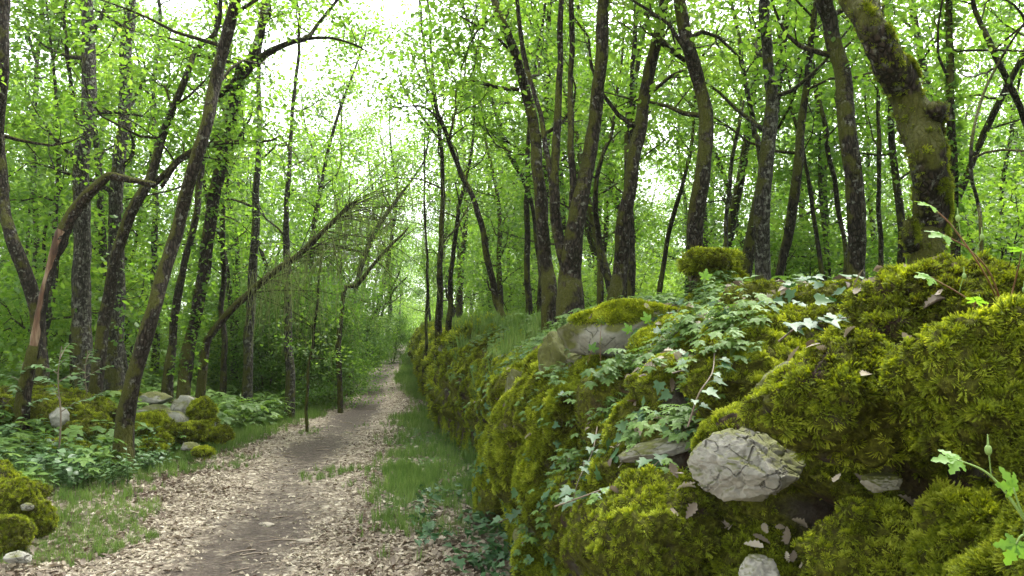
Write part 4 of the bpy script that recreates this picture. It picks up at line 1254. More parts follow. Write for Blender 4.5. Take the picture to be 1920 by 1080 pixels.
tries = 0
targets = [(13, 24, 38, 1.5), (24, 45, 92, 1.6), (45, 100, 140, 2.4)]
for lo, hi, n, dm in targets:
    c = 0
    while c < n and tries < 20000:
        tries += 1
        y = math.sqrt(rng.uniform(lo * lo, hi * hi)); x = rng.uniform(-.78, .78) * y + rng.uniform(-2, 2)
        o = x - path_x(y)
        if abs(o) < (2.1 if y < 40 else 2.4): continue
        if 0 < o < 2.9 and y < 40: continue
        if not far_enough(x, y, dm): continue
        placed.append((x, y)); c += 1
        k = rng.choice([0, 1, 2, 3, 4, 5], p=[.17, .17, .12, .14, .18, .22] if y < 45 else [.08, .08, .08, .06, .35, .35])
        lb, gr = bandlabel(x, y, int(k))
        place_tree(PROTO[k], x, y, rng.uniform(.85, 1.15), rng.uniform(0, 6.28), 'oak_tree', lb, 'tree', gr)

for px, y in ((585, 22), (845, 24), (835, 31), (705, 38), (640, 29), (690, 34), (722, 44), (742, 56), (805, 50), (735, 92), (520, 26), (660, 40), (815, 90), (768, 72), (784, 96), (752, 112)):
    x = (px - 960) / F_PX * y; k = (px * 7) % 6
    lb, gr = bandlabel(x, y, k); placed.append((x, y))
    place_tree(PROTO[k], x, y, rng.uniform(1.1, 1.3), rng.uniform(0, 6.28), 'oak_tree', lb, 'tree', gr)

# unseen oaks added around and behind the camera for the shade they throw
for x, y in ((-6, 3), (-8, -2), (4.5, 1.5), (5, -3), (-3.5, -5), (7.5, 5), (-9.5, 7), (2.5, -7)):
    place_tree(PROTO[int(rng.integers(0, 3))], x, y, rng.uniform(.95, 1.1), rng.uniform(0, 6.28), 'oak_tree',
               'unseen oak added for shade beyond the edge of the view', 'tree', 'unseen shade oaks around the viewpoint')

# the wood goes on past both sides of the view
for x, y in [(5.2, 4.2), (6.8, 6.5), (8.2, 3.0), (9.5, 8.0), (11.5, 5.5), (12.5, 10.5), (15, 8), (16.5, 13), (19, 11), (21, 16), (10.5, 1.0), (14, 2.5), (18, 6), (24, 12), (24, 20), (30, 17),
             (-11.5, 6), (-15.5, 9), (-17, 15), (-21, 13), (-12.5, 3), (-25, 18), (-18, 6), (-30, 20), (-8.5, 4.5)]:
    k = int(rng.integers(0, 6)); sd = 'left' if x < 0 else 'right'
    place_tree(PROTO[k], x, y, rng.uniform(.9, 1.15), rng.uniform(0, 6.28), 'oak_tree', 'oak of the wood going on past the %s edge of the view' % sd, 'tree', 'oaks past the %s edge of the view' % sd)
for x, y in [(6.5, 4.8), (8.5, 6.0), (10, 10), (13, 9), (16, 11), (20, 15), (12, 4), (-10, 8), (-13, 10), (-17, 12), (-21, 16)]:
    place_tree(BUSH[int(rng.integers(0, 3))], x, y, rng.uniform(.8, 1.3), rng.uniform(0, 6.28), 'bush', 'light green bush of the wood going on past the edges of the view', 'bush', 'bushes past the edges of the view')

# bushes of the shrub layer
for i in range(230):
    y = math.sqrt(rng.uniform(12 ** 2, 68 ** 2)); x = rng.uniform(-.72, .72) * y
    o = x - path_x(y)
    if abs(o) < 2.4 or (0 < o < 4.0 and y < 40): continue
    kb = int(rng.integers(0, 3)); lb, gr = bandlabel(x, y, kb, 'bush'); gr = gr.replace('bushs', 'bushes')
    place_tree(BUSH[kb], x, y, rng.uniform(.8, 1.5), rng.uniform(0, 6.28), 'bush', lb, 'bush', gr)
for px, y, lb in ((768, 66, 'pale green bush closing the far end of the path'), (784, 74, 'pale green bush right of the far end of the path'), (752, 80, 'pale green bush left of the far end of the path')):
    place_tree(BUSH[px % 3], (px - 960) / F_PX * y, y, 1.9, px * 1.0, 'bush', lb, 'bush', 'bushes at the far end of the path')
BX = [(500, 17, 1.0, 'dark box bush behind the slim pale grey oak'), (560, 18, 1.15, 'tall dark box bush left of the verge sapling'), (625, 19, 1.1, 'large dark box bush right of the verge sapling'), (652, 23, 1.05, 'dark box bush at the corner nearest the path'), (455, 19, 1.0, 'dark box bush below the grey straight oak'), (705, 36, .8, 'small dark bush beside the far bend of the path'), (738, 40, .9, 'rounded dark bush farthest along the path edge'), (590, 22, 1.3, 'highest dark box bush in the back of the thicket'), (400, 21, 1.0, 'dark box bush left of the dead leaning trunk')]
for px, y, s, lb in BX:
    x = (px - 960) / F_PX * y
    place_tree(BOX[int(rng.integers(0, 2))], x, y, s, rng.uniform(0, 6.28), 'box_bush', lb, 'bush', 'dark box bushes left of the path')

# ------------------------------------------------------------------ stump on the wall
c = pp(1338, 560, 5.3)
root = thing('tree_stump', 'broken stump with a thick moss cap standing on the wall', 'stump', c - [0, 0, .25])
mb = MB(); S = np.array([[0, 0, -.1], [0, 0, .1], [.005, 0, .28], [-.01, 0, .40], [-.02, 0, .50]]) + c - [0, 0, .25]
S2, Rd = resample(S, [.15, .135, .12, .11, .05], .02); tube(mb, S2, Rd, 20, .5, 3)
link('trunk', mb.mesh('trunk', M['bark_moss_full'], origin=c - [0, 0, .25]), root)
mb = MB(); V, F = stone_geo(77, 4, .1, (.33, .30, .15), .3, .3); V = V + c + [0, 0, .23]
mb.add(V, F); o = link('moss_cap', mb.mesh('moss_cap', M['mossbed'], origin=c - [0, 0, .25]), root)
mvs, mfs = mb.arrays(); v2, f2 = stone_geo(78, 4, .2, (.30, .26, .34), .3, .3); v2 = v2 + c + [.10, 0, -.02]
mb2 = MB(); mb2.add(v2, f2); link('root_flare', mb2.mesh('root_flare', M['mossbed'], origin=c - [0, 0, .25]), root)
AV, AF = np.concatenate([mvs, v2]), np.concatenate([mfs, f2 + len(mvs)])
P, Nn = sample_tris(AV, AF, 1500, rng, lambda c_, n: np.clip(n[:, 2] + .6, .05, 1))
o = scatter('moss', P - (c - [0, 0, .25]), align_euler(Nn + [0, 0, -.2], rng.uniform(0, 6.28, len(P))), rng.uniform(.02, .045, len(P)), MOS, root)

# moss on the massive foreground trunk
big = [o for o in bpy.data.objects if o.get('label', '').startswith('massive mossy')][0]
vs, fs, k = [], [], 0
for ch in big.children:
    if ch.name.startswith('crown'): continue
    m_ = ch.data; v = np.empty(len(m_.vertices) * 3, np.float32); m_.vertices.foreach_get('co', v); v = v.reshape(-1, 3)
    m_.calc_loop_triangles(); f = np.empty(len(m_.loop_triangles) * 3, np.int32); m_.loop_triangles.foreach_get('vertices', f)
    vs.append(v); fs.append(f.reshape(-1, 3) + k); k += len(v)
BV, BF = np.concatenate(vs), np.concatenate(fs)
bz = np.array(big.location)
def trunkmoss(c_, n):
    w = (c_[:, 2] + bz[2] < 5) * 1.0
    return w * np.clip(.30 + n[:, 0] * .8 + n[:, 2] * .8, .0, 2) * (fbm(c_ * 4.0, 2, 9) > .16) + .02 * w + 1e-9
P, Nn = sample_tris(BV, BF, 7000, rng, trunkmoss)
scatter('moss', P, align_euler(Nn + [0, 0, -.35], rng.uniform(0, 6.28, len(P))), rng.uniform(.012, .034, len(P)), MOS, big)

# ------------------------------------------------------------------ stone heaps left of the path
def ground_hit(px, py):
    for Y in np.arange(3, 70, .1):
        p = pp(px, py, Y)
        if p[2] < float(G(p[0], p[1])): return Y
    return 60.0
def heap(name, label, items, ground_moss=900, group=None):
    c0 = pp(items[0][0], items[0][1], items[0][4] if items[0][4] < 16 else min(ground_hit(items[0][0], items[0][1]), 55)); org = np.array([c0[0], c0[1], float(G(c0[0], c0[1]))])
    root = thing(name, label, 'stone heap', org, group)
    mv, mf, k = [], [], 0
    for i, (px, py, w, h, Y, kd) in enumerate(items):
        if Y > 16: Y = min(ground_hit(px, py + h * .35), 55)
        c = pp(px, py, Y); sx, sz = w / F_PX * Y, h / F_PX * Y
        V, F = stone_geo((px * 31 + py * 7) % 9999, 4, .15 if kd == 'm' else 1.0, (sx, (sx + sz) * .5, sz), .2 if kd == 'm' else .12, .25)
        V = crackle(V, (.30 if kd == 'm' else .34) * min(sx, sz), (.12 if kd == 'm' else .06) * min(sx, sz), i + 5, .35 if kd == 'm' else .1)
        me = mesh_arrays('stone', V + c - org, [F], M[{'m': 'mossbed', 's': 'stone', 'g': 'stone_mossy'}[kd]])
        o = link('stone', me, root)
        if kd == 's': o['label'] = 'bare white limestone'
        if kd == 'm': mv.append(V + c - org); mf.append(F + k); k += len(V)
        elif kd == 'g': mv.append(V + c - org); mf.append(F[V[F].mean(1)[:, 2] > .1 * sz] + k); k += len(V)
    if mv:
        P, Nn = sample_tris(np.concatenate(mv), np.concatenate(mf), ground_moss, rng, lambda c_, n: np.clip(n[:, 2] + .7, .05, 1))
        Ym = items[0][4]
        scatter('moss', P, align_euler(Nn, rng.uniform(0, 6.28, len(P))), rng.uniform(.016, .032, len(P)) * (min(Ym, 14) / 7), MOS, root)
    return root
heap('mossy_stone_heap', 'yellow-green moss mound at the bottom left corner', [(25, 940, 80, 75, 6.0, 'm'), (70, 975, 45, 70, 6.1, 'm'), (5, 1005, 80, 60, 5.6, 'm'), (60, 925, 50, 34, 6.6, 'm'), (35, 1045, 40, 18, 5.3, 's'), (-20, 925, 90, 90, 6.2, 'm'), (52, 950, 20, 14, 5.8, 's')], 4200)
heap('mossy_stone_heap', 'broad low moss mound behind the bramble patch at the left edge', [(50, 790, 220, 100, 10.2, 'm'), (150, 780, 110, 70, 10.6, 'm'), (110, 815, 140, 60, 10.0, 'm'), (-30, 800, 160, 100, 10.4, 'm'), (112, 782, 28, 36, 9.7, 's'), (160, 762, 30, 34, 10.6, 'g'), (100, 850, 180, 40, 9.4, 'm'), (180, 800, 60, 40, 10.2, 'm')], 6500)
heap('white_stone_heap', 'heap of bare white limestone blocks beside the leaning oak', [(290, 748, 60, 24, 12.4, 's'), (292, 773, 74, 24, 11.8, 's'), (352, 768, 46, 50, 11.5, 's'), (308, 778, 34, 22, 11.2, 's'), (328, 790, 44, 30, 11.0, 's'), (375, 778, 44, 44, 11.2, 'm'), (265, 760, 50, 30, 12.4, 's'), (280, 812, 66, 74, 10.4, 'm'), (268, 850, 60, 40, 10.0, 'm'), (355, 810, 70, 32, 10.9, 'm'), (388, 800, 40, 26, 11.1, 'g'), (330, 815, 36, 28, 10.8, 'm'), (215, 785, 50, 34, 11.6, 'm'), (180, 805, 44, 36, 10.6, 'm'), (240, 750, 50, 26, 12.8, 'g'), (410, 815, 40, 26, 11.0, 'm'), (303, 835, 30, 36, 10.2, 'g'), (380, 848, 28, 14, 9.9, 'm'), (355, 838, 30, 14, 10, 's')], 5200)
heap('mossy_stone_heap', 'mossy stones with one white block beside the verge sapling', [(592, 690, 34, 24, 17.5, 'm'), (588, 697, 20, 14, 16.8, 's'), (610, 702, 22, 20, 17, 'm'), (562, 690, 26, 18, 17.5, 'm'), (525, 712, 44, 20, 17, 'm')], 1200)
heap('mossy_stone_heap', 'low yellow moss hummocks by the path near the far bushes', [(690, 676, 30, 18, 30, 'm'), (705, 670, 26, 16, 31, 'm'), (677, 684, 20, 14, 29, 'm')], 700)

# flat stones lying on the path
fs_ = [(x, y, l) for x, y, l in [(650, 812, 'pale flat stone in the middle of the path'), (622, 800, 'small pale stone left of the pale flat one'), (705, 824, 'flat yellowish stone on the right rim of the track'), (572, 1015, 'pale flat stone nearest the viewer on the path'), (470, 1040, 'grey flat stone lowest on the path'), (440, 1010, 'half buried pale stone left of the track'), (470, 990, 'pale stone among leaves left of the dirt track'), (500, 985, 'small pale stone beside the dirt track'), (860, 855, 'pale stone in the grass at the wall foot'), (30, 1040, 'bleached stone below the corner moss mound')] if l[:11] not in ('grey flat s', 'pale stone ', 'half buried')]
for i, (px, py, lb) in enumerate(fs_):
    v = (540 - py) / F_PX
    Y = 6.0
    for _ in range(12):
        zz = math.sin(PITCH) + v * math.cos(PITCH); yy = math.cos(PITCH) - v * math.sin(PITCH)
        x = (px - 960) / F_PX * Y / yy; Y = (float(G(x, Y)) + .01 - CAM_Z) / (zz / yy)
    V, F = stone_geo(900 + i, 3, 1.0, (rng.uniform(.08, .14), rng.uniform(.05, .08), .04), .1, .2)
    o = link('flat_stone', mesh_arrays('flat_stone', V, [F], M['path_stone'])); o.location = (x, Y, float(G(x, Y)) + .012)
    o.rotation_euler = (0, 0, rng.uniform(-.4, .4)); tag(o, lb, 'stone', 'flat stones along the path')

# ------------------------------------------------------------------ litter, grass, herbs
def ground_pts(n, y0, y1, xs, power, accept):
    out = []
    m = 0
    while m < n:
        k = n * 2
        u = rng.uniform(0, 1, k); y = (y0 ** (1 - power) + u * (y1 ** (1 - power) - y0 ** (1 - power))) ** (1 / (1 - power))
        x = rng.uniform(xs[0], xs[1], k) * 1.0
        x = path_x(y) + x
        a = accept(x, y) > rng.uniform(0, 1, k)
        vis = (np.abs(x) < .70 * y + .6)
        a &= vis
        out.append(np.stack([x[a], y[a]], -1)); m += a.sum()
    P = np.concatenate(out)[:n]
    return np.column_stack([P, G(P[:, 0], P[:, 1])])

def normals_up(n, s):
    return unit(np.column_stack([rng.normal(0, s, n), rng.normal(0, s, n), np.ones(n)]))

def acc_litter(x, y):
    d = x - wall_x(y)
    return ((1 - 1.25 * track_mask(x, y)).clip(.02, 1) ** 1.7) * (.45 + .55 * sstep(-.25, .25, fbm2(x * 1.5, y * 1.1, 3, 66))) * (1 - .93 * green_mask(x, y)) * (d < .15)
P = ground_pts(95000, 4.2, 26, (-4.5, 3.2), 1.35, acc_litter)
P[:, 2] += rng.uniform(.004, .018, len(P))
scatter('leaf_litter', P, align_euler(normals_up(len(P), .28), rng.uniform(0, 6.28, len(P))), (.014 + .05 * rng.uniform(0, 1, len(P)) ** 2.2) * (.85 + .55 * sstep(.5, 1.6, np.abs(P[:, 0] - path_x(P[:, 1])))), LIT, label='dry pale oak leaves strewn over the path and its edges')
# litter on the wall slope
Pn, Nn = sample_tris(MV, MT, 2400, rng, lambda c_, n: ((c_[:, 1] < 12) & (c_[:, 1] > 1.6) & (n[:, 2] > .62)) * (.02 + (fbm(c_ * 3.1, 2, 61) > .10)) * np.clip(c_[:, 1] - 1, .1, 2) / np.clip(c_[:, 1], 1, 99) + 1e-12)
scatter('fallen_leaves', Pn + Nn * .02, align_euler(Nn + rng.normal(0, .35, Nn.shape), rng.uniform(0, 6.28, len(Pn))), rng.uniform(.028, .062, len(Pn)), LIT, label='dry oak leaves caught on the mossy wall')

# grass along the edges
def acc_grass(x, y):
    g = green_mask(x, y); d = x - wall_x(y)
    return g * (d < .2) * np.where((x < path_x(y)) & (y > 9), .45, .12) + 0.5 * g * (d < .2) * sstep(-.1, .25, fbm2(x * 1.5, y * 1.2, 3, 71))
P = ground_pts(70000, 5, 60, (-5, 3.5), 1.15, acc_grass)
P = P[rng.uniform(0, 1, len(P)) < np.where((P[:, 0] > path_x(P[:, 1])) & (P[:, 1] < 14), .30 + .5 * sstep(0, .3, fbm2(P[:, 0] * 2.2, P[:, 1] * 1.6, 2, 5)), 1)]
scatter('grass', P, align_euler(normals_up(len(P), .15), rng.uniform(0, 6.28, len(P))), rng.uniform(.04, .125, len(P)) * (1 + P[:, 1] / 26), GRS, label='short green grass along both edges of the path')
def acc_sparse(x, y):
    return (1 - green_mask(x, y)) * (1 - track_mask(x, y)).clip(0, 1) * (fbm2(x * .9, y * .9, 2, 75) > .15) * (x < wall_x(y))
P = ground_pts(1500, 4.5, 15, (-3.5, 2.5), 1.3, acc_sparse)
scatter('grass', P, align_euler(normals_up(len(P), .2), rng.uniform(0, 6.28, len(P))), rng.uniform(.05, .11, len(P)), GRS, label='sparse grass tufts in the leaf litter')

# leafy undergrowth on the left and on the bank behind the wall
def acc_left(x, y):
    o = path_x(y) - x
    return sstep(0, 1.1, o - 1.5 + .7 * sstep(9, 16, y) + .5 * fbm2(x * .7, y * .7, 2, 81)) * (.3 + .7 * sstep(-.2, .3, fbm2(x * .5, y * .5, 2, 83))) * (1 - .9 * sstep(12.5, 9, y))
P = ground_pts(16000, 6.5, 50, (-22, -1.2), 1.2, acc_left)
scatter('undergrowth', P, align_euler(normals_up(len(P), .2), rng.uniform(0, 6.28, len(P))), rng.uniform(.16, .42, len(P)) * (1 + P[:, 1] / 60), BRD + HRB, label='leafy green undergrowth left of the path')
def acc_right(x, y):
    return sstep(1.3, 2.2, x - wall_x(y))
P = ground_pts(14000, 5.0, 50, (2.5, 30), 1.2, acc_right)
scatter('undergrowth', P, align_euler(normals_up(len(P), .2), rng.uniform(0, 6.28, len(P))), rng.uniform(.08, .24, len(P)) * (1 + P[:, 1] / 22), BRD + HRB, label='leafy green undergrowth on the bank behind the wall')

# herbs on the wall itself
def wherb(lo, hi, thr, seed):
    def f(c_, n):
        s = c_[:, 0] - wall_x(c_[:, 1])
        return ((c_[:, 1] > lo) & (c_[:, 1] < hi) & (n[:, 2] > .15)) * sstep(thr, thr + .25, fbm(c_ * 1.3, 2, seed)) * (.15 + sstep(.2, .6, s)) / np.clip(c_[:, 1], 1, 99) ** 1.2 + 1e-12
    return f
P, Nn = sample_tris(MV, MT, 9500, rng, wherb(2.7, 15, -.25, 91))
bc = pp(1175, 625, HERO[17][4]); kk = (np.hypot(P[:, 0] - bc[0], (P[:, 1] - bc[1] + .5) * .6) > .42) & ~((P[:, 1] < 4.2) & (P[:, 0] > .9)); P, Nn = P[kk], Nn[kk]
scatter('wall_herbs', P, align_euler(Nn * .4 + [0, -.15, 1], rng.uniform(0, 6.28, len(P))), rng.uniform(.045, .115, len(P)), HRB, label='cut-leaved herbs growing over the mossy wall slope')
P, Nn = sample_tris(MV, MT, 2600, rng, wherb(9, 40, -.3, 93))
scatter('wall_grass', P, align_euler(Nn * .3 + [0, 0, 1], rng.uniform(0, 6.28, len(P))), rng.uniform(.15, .30, len(P)), GRS, label='fine grass growing on top of the far wall')
P, Nn = sample_tris(MV, MT, 1900, rng, lambda c_, n: ((c_[:, 1] > 3.0) & (c_[:, 1] < 11)) * sstep(-.05, .15, fbm(c_ * 1.6, 2, 95)) / np.clip(c_[:, 1], 1, 99) + 1e-12)
scatter('ivy', P + Nn * .03, align_euler(Nn + [-.2, -.3, .4] + rng.normal(0, .3, Nn.shape), rng.uniform(0, 6.28, len(P))), rng.uniform(.035, .075, len(P)), IVYS, label='ivy leaves trailing across the mossy stones')
# ivy on the ground at the wall foot
P = ground_pts(420, 4.3, 8, (.8, 3.0), 1.3, lambda x, y: ((x - wall_x(y) > -.55) & (x - wall_x(y) < .15)) * 1.0 * (fbm2(x * 2, y * 2, 2, 99) > -.2))
P[:, 2] += rng.uniform(.03, .14, len(P))
scatter('ivy', P, align_euler(normals_up(len(P), .4), rng.uniform(0, 6.28, len(P))), rng.uniform(.05, .085, len(P)), IVYS, label='ivy leaves spreading over the ground at the wall foot')
# pale-leaved bramble patch on the left
P = ground_pts(130, 7.2, 11, (-6.5, -1.6), 1.01, lambda x, y: (np.hypot((x + 4.9 + .0 * y) / 1.35, (y - 8.9) / 1.3) < 1) * 1.0)
mb_src = []
for s in range(3):
    r = np.random.default_rng(300 + s); mb = MB()
    for k in range(5):
        az = r.uniform(0, 6.28); top = np.array([math.cos(az) * .35, math.sin(az) * .35, r.uniform(.6, 1)])
        Pq = catmull([[0, 0, 0], top * [.4, .4, .6], top], 7); tube(mb, Pq, np.linspace(.012, .005, 7), 3, a=.1)
        for j in range(2, 7):
            a0 = az + j * 2.1
            strip_leaf(mb, Pq[j], (math.cos(a0), math.sin(a0), r.uniform(-.1, .4)), (0, 0, 1), r.uniform(.16, .24), [.04, .28, .36, .22, .01], .15, .2, r.uniform(0, 1))
    mb_src.append(mb.mesh('dogwood_source', M['leaf_blue']))
scatter('shrubbery', P, align_euler(normals_up(len(P), .25), rng.uniform(0, 6.28, len(P))), rng.uniform(.2, .42, len(P)), mb_src, label='low grey-green leafy shrubs at the foot of the leaning oak')

# ------------------------------------------------------------------ single plants one can point at
def sapling(label, px, py, Y, h, seed, lmat='leaf_blue', L=.085, n=7):
    r = np.random.default_rng(seed); c = pp(px, py, Y); c[2] = float(G(c[0], c[1]))
    root = thing('sapling', label, 'sapling', c)
    mb = MB(); P = catmull([[0, 0, -.03], [.02, 0, h * .4], [-.03, 0, h * .75], [.0, 0, h]], 14); tube(mb, P, np.linspace(.012, .004, 14), 6)
    for k in range(n):
        j = 5 + k * 8 // n; az = k * 2.4; ln = r.uniform(.25, .5) * h * .6
        q = [P[j], P[j] + [math.cos(az) * ln * .5, math.sin(az) * ln * .5, ln * .3], P[j] + [math.cos(az) * ln, math.sin(az) * ln, ln * .45]]
        q = catmull(q, 6); tube(mb, q, np.linspace(.006, .002, 6), 4)
        for t in range(1, 6):
            for w in range(2):
                a0 = az + (1 if w else -1) * r.uniform(.4, 1.4)
                m2 = MB(); strip_leaf(m2, q[t], (math.cos(a0), math.sin(a0), r.uniform(-.2, .3)), (r.normal(0, .3), r.normal(0, .3), 1), L * r.uniform(.7, 1.2), [.04, .26, .36, .30, .12, .01], .15, .2, r.uniform(.3, 1))
                link('leaf', m2.mesh('leaf', M[lmat]), root)
    link('stem', mb.mesh('stem', M['stem_brown']), root)
sapling('young sapling with round pale leaves in front of the broad moss mound', 108, 860, 9.0, 1.35, 5)
sapling('smaller pale-leaved sapling at the left edge of the view', 38, 830, 9.6, 1.0, 6)
sapling('leafy sapling bending out of the undergrowth left of the spotted oak', 160, 800, 10.6, 1.2, 8)

# ivy sprays
def ivy_spray(label, pts, Y, seed, L=.06, n=9):
    r = np.random.default_rng(seed); P3 = np.array([pp(a, b, Y + (c if True else 0)) for a, b, c in pts]); org = P3[0].copy()
    root = thing('ivy_vine', label, 'ivy', org, None)
    S = catmull(P3 - org, 24); mb = MB(); tube(mb, S, np.linspace(.0035, .0018, 24), 5)
    link('stem', mb.mesh('stem', M['stem_brown']), root)
    for k in range(n):
        j = 3 + int(k * 20 / n); az = r.uniform(-3.0, .2)
        tip = S[j] + [math.cos(az) * .03, math.sin(az) * .03, r.uniform(.005, .035)]
        m2 = MB(); ivy_leaf(m2, tip, (math.cos(az), math.sin(az), -.35), (0, -.35 + r.normal(0, .2), 1), L * r.uniform(.6, 1.15), r.uniform(0, .7))
        tube(m2, np.array([S[j], (S[j] + tip) / 2, tip]), [.0012] * 3, 3)
        link('leaf', m2.mesh('leaf', M['ivy']), root)
ivy_spray('ivy spray with broad pale leaves lying over the moss near the fallen leaves', [(1460, 640, .05), (1500, 612, 0), (1560, 600, 0), (1630, 590, 0)], 2.55, 1, .07, 11)
ivy_spray('ivy vine arching across the moss above the dark gap', [(1040, 950, -.1), (1110, 925, -.2), (1190, 895, -.25), (1240, 860, -.2), (1290, 790, -.1)], 3.2, 2, .06, 10)
ivy_spray('low ivy runner crossing the dark hollow at the wall foot', [(935, 980, -.2), (965, 965, -.25), (1000, 940, -.2), (1040, 900, -.1)], 5.2, 3, .085, 6)
ivy_spray('ivy cluster hanging over the moss left of the bare rock', [(1120, 800, 0), (1110, 850, -.15), (1085, 900, -.25), (1070, 960, -.25)], 3.8, 4, .07, 12)
ivy_spray('ivy sprig climbing beside the round moss cushion', [(1290, 800, -.15), (1310, 740, -.15), (1335, 700, -.1), (1340, 660, 0)], 2.75, 5, .05, 7)
ivy_spray('ivy leaves along the wall top behind the moss cushion', [(1260, 700, 0), (1300, 690, 0), (1350, 680, .1), (1400, 650, .2)], 3.3, 6, .06, 8)

# herb robert in the right foreground
def cranesbill(label, stems, Y, seed, red=True):
    r = np.random.default_rng(seed); org = pp(stems[0][0][0], stems[0][0][1], Y)
    root = thing('cranesbill', label, 'plant', org)
    for st in stems:
        P3 = np.array([pp(a, b, Y + c) for a, b, c in st[:]]) - org
        S = catmull(P3, 16); mb = MB(); tube(mb, S, np.linspace(.0022, .0011, 16), 6)
        link('stem', mb.mesh('stem', M['stem_red' if red else 'stem_green']), root)
        d = unit(S[-1] - S[-2])
        m2 = MB(); robert_leaf(m2, S[-1], d + [0, 0, -.2], (0, -.75, 1), r.uniform(.026, .036) * (1 + Y * .12), r.uniform(.3, .9)); link('leaf', m2.mesh('leaf', M['fresh']), root)
        q = S[9]; m3 = MB(); tip = q + [r.normal(0, .02), -.01, .035]
        tube(m3, np.array([q, (q + tip) / 2 + [0, 0, .004], tip]), [.0009] * 3, 4); link('stem', m3.mesh('stem', M['stem_green']), root)
        V, F = ICO[2]; m4 = MB(); m4.add(V * [.0045, .0045, .007] + tip, F); tube(m4, np.array([tip, tip + [0, 0, .008], tip + [0, 0, .02]]), [.003, .0015, .0006], 5)
        link('seed_pod', m4.mesh('seed_pod', M['stem_green']), root)
cranesbill('red-stemmed cranesbill sprawling over the moss at the right edge', [
    [(1885, 600, 0), (1830, 570, -.05), (1790, 545, -.08), (1745, 520, -.1)], [(1885, 600, 0), (1860, 520, -.1), (1820, 470, -.15), (1770, 440, -.2)],
    [(1885, 600, 0), (1900, 540, 0), (1910, 500, -.05), (1915, 470, -.1)], [(1885, 600, 0), (1850, 590, 0), (1820, 600, -.05), (1830, 565, -.1)],
    [(1885, 600, 0), (1850, 520, -.2), (1790, 430, -.25), (1745, 385, -.3)], [(1885, 600, 0), (1905, 590, 0), (1925, 570, 0), (1940, 545, 0)]], 1.75, 1)
cranesbill('green cranesbill shoots reaching in from the bottom right edge', [
    [(1945, 1010, 0), (1905, 950, 0), (1870, 905, 0), (1840, 880, 0), (1795, 862, 0)], [(1945, 1010, 0), (1930, 990, 0), (1915, 960, 0), (1900, 915, 0)], [(1945, 1010, 0), (1935, 1000, 0), (1915, 1005, 0), (1905, 1020, 0)]], 1.05, 2, False)
cranesbill('thin cranesbill stalks in front of the big mossy boulder', [
    [(1125, 720, 0), (1126, 680, 0), (1125, 640, 0), (1128, 605, 0)], [(1125, 720, 0), (1110, 700, 0), (1100, 690, 0), (1110, 655, 0)], [(1125, 720, 0), (1150, 700, 0), (1170, 690, 0), (1150, 620, 0)]], 4.6, 3)
cranesbill('tall wiry cranesbill in front of the boulder and the stump', [
    [(1205, 720, 0), (1215, 680, 0), (1225, 640, 0), (1215, 600, 0)], [(1205, 720, 0), (1225, 690, 0), (1245, 670, 0), (1240, 640, 0)], [(1205, 720, 0), (1200, 690, 0), (1190, 650, 0), (1180, 620, 0)]], 4.4, 4, False)
cranesbill('thin stalks with round leaves before the stump', [
    [(1330, 600, 0), (1325, 570, 0), (1320, 540, 0), (1322, 520, 0)], [(1330, 600, 0), (1345, 580, 0), (1355, 570, 0), (1340, 560, 0)]], 4.2, 5, False)

# ------------------------------------------------------------------ damp air under the trees
m, nt, nd, lk = newmat('haze')
pv = nd.new('ShaderNodeVolumePrincipled'); pv.inputs['Color'].default_value = (.93, .97, .90, 1); pv.inputs['Density'].default_value = 0.0004; pv.inputs['Anisotropy'].default_value = .2
o = nd.new('ShaderNodeOutputMaterial'); lk.new(pv.outputs[0], o.inputs['Volume'])
bm = bmesh.new(); bmesh.ops.create_cube(bm, size=1); me = bpy.data.meshes.new('haze'); bm.to_mesh(me); bm.free(); me.materials.append(m)
o = link('haze', me); zlo = float(GZ.min()) - 1; zhi = 19.0
o.scale = (900, 1040, zhi - zlo); o.location = (0, 425, (zhi + zlo) / 2)
tag(o, 'thin pale damp air between the far trees', None, None, 'stuff')
C.cycles.volume_bounces = 1

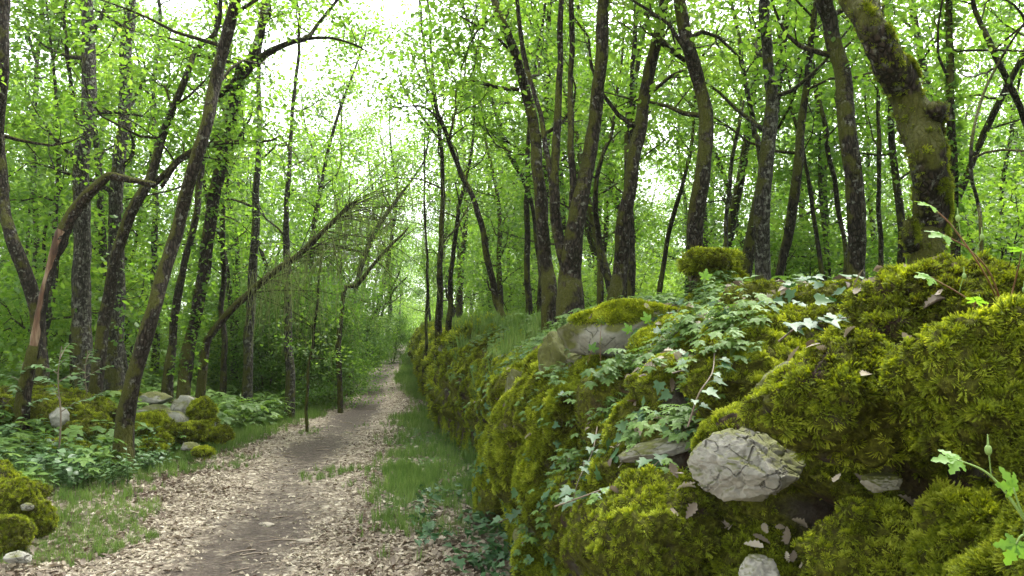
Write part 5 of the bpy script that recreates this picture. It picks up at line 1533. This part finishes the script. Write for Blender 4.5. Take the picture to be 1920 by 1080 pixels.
tsrc = []
for k in range(3):
    r = np.random.default_rng(800 + k); mb = MB()
    q = catmull(np.array([[-.5, 0, .02], [-.1, r.normal(0, .06), .04], [.2, r.normal(0, .08), .02], [.5, r.normal(0, .1), .03]]), 7)
    tube(mb, q, np.linspace(.028, .012, 7), 4); tube(mb, np.array([q[3], q[3] + [.12, .14, .03]]), [.014, .008], 3)
    tsrc.append(mb.mesh('twig_source', M['stem_brown']))
P = ground_pts(450, 4.3, 18, (-3, 2.6), 1.5, lambda x, y: (x < wall_x(y)) * 1.0)
P[:, 2] += .012
scatter('twig_litter', P, align_euler(normals_up(len(P), .06), rng.uniform(0, 6.28, len(P))), rng.uniform(.06, .28, len(P)), tsrc, label='small fallen twigs lying in the litter')

# taller airy herbs standing along the top of the wall and just behind it
k = 900
y = 4.2 + 13 * rng.uniform(0, 1, k) ** 1.5; d = rng.uniform(1.0, 2.3, k); x = wall_x(y) + d
kk = fbm2(x * 1.2, y * 1.2, 2, 51) > -.15
x, y, d = x[kk], y[kk], d[kk]
f = sstep(7, 16, y); z = np.interp(d, PN[:, 0], PN[:, 1]) * (1 - f) + np.interp(d, PF[:, 0], PF[:, 1]) * f
P = np.column_stack([x, y, z]); sc = rng.uniform(.10, .24, len(P)) * (1 + .03 * y)
scatter('tall_herbs', P, align_euler(normals_up(len(P), .18), rng.uniform(0, 6.28, len(P))), sc, HRB + BRD[:2] + GRS[:1], label='airy light green herbs standing along the wall top')

# tell apart the far trees and bushes whose description came out the same
same = {}
for o in list(bpy.data.objects):
    if o.parent is None and o.get('label') and 'seen between' in o['label']:
        same.setdefault(o['label'], []).append(o)
for lb, os_ in same.items():
    if len(os_) < 2: continue
    os_.sort(key=lambda q: q.location.y)
    os_[0]['label'] = ('nearer ' if len(os_) == 2 else 'nearest ') + lb
    os_[-1]['label'] = ('farther ' if len(os_) == 2 else 'farthest ') + lb
    if len(os_) == 3: os_[1]['label'] = 'middle ' + lb
    for o in os_: o['group'] = os_[0]['group']
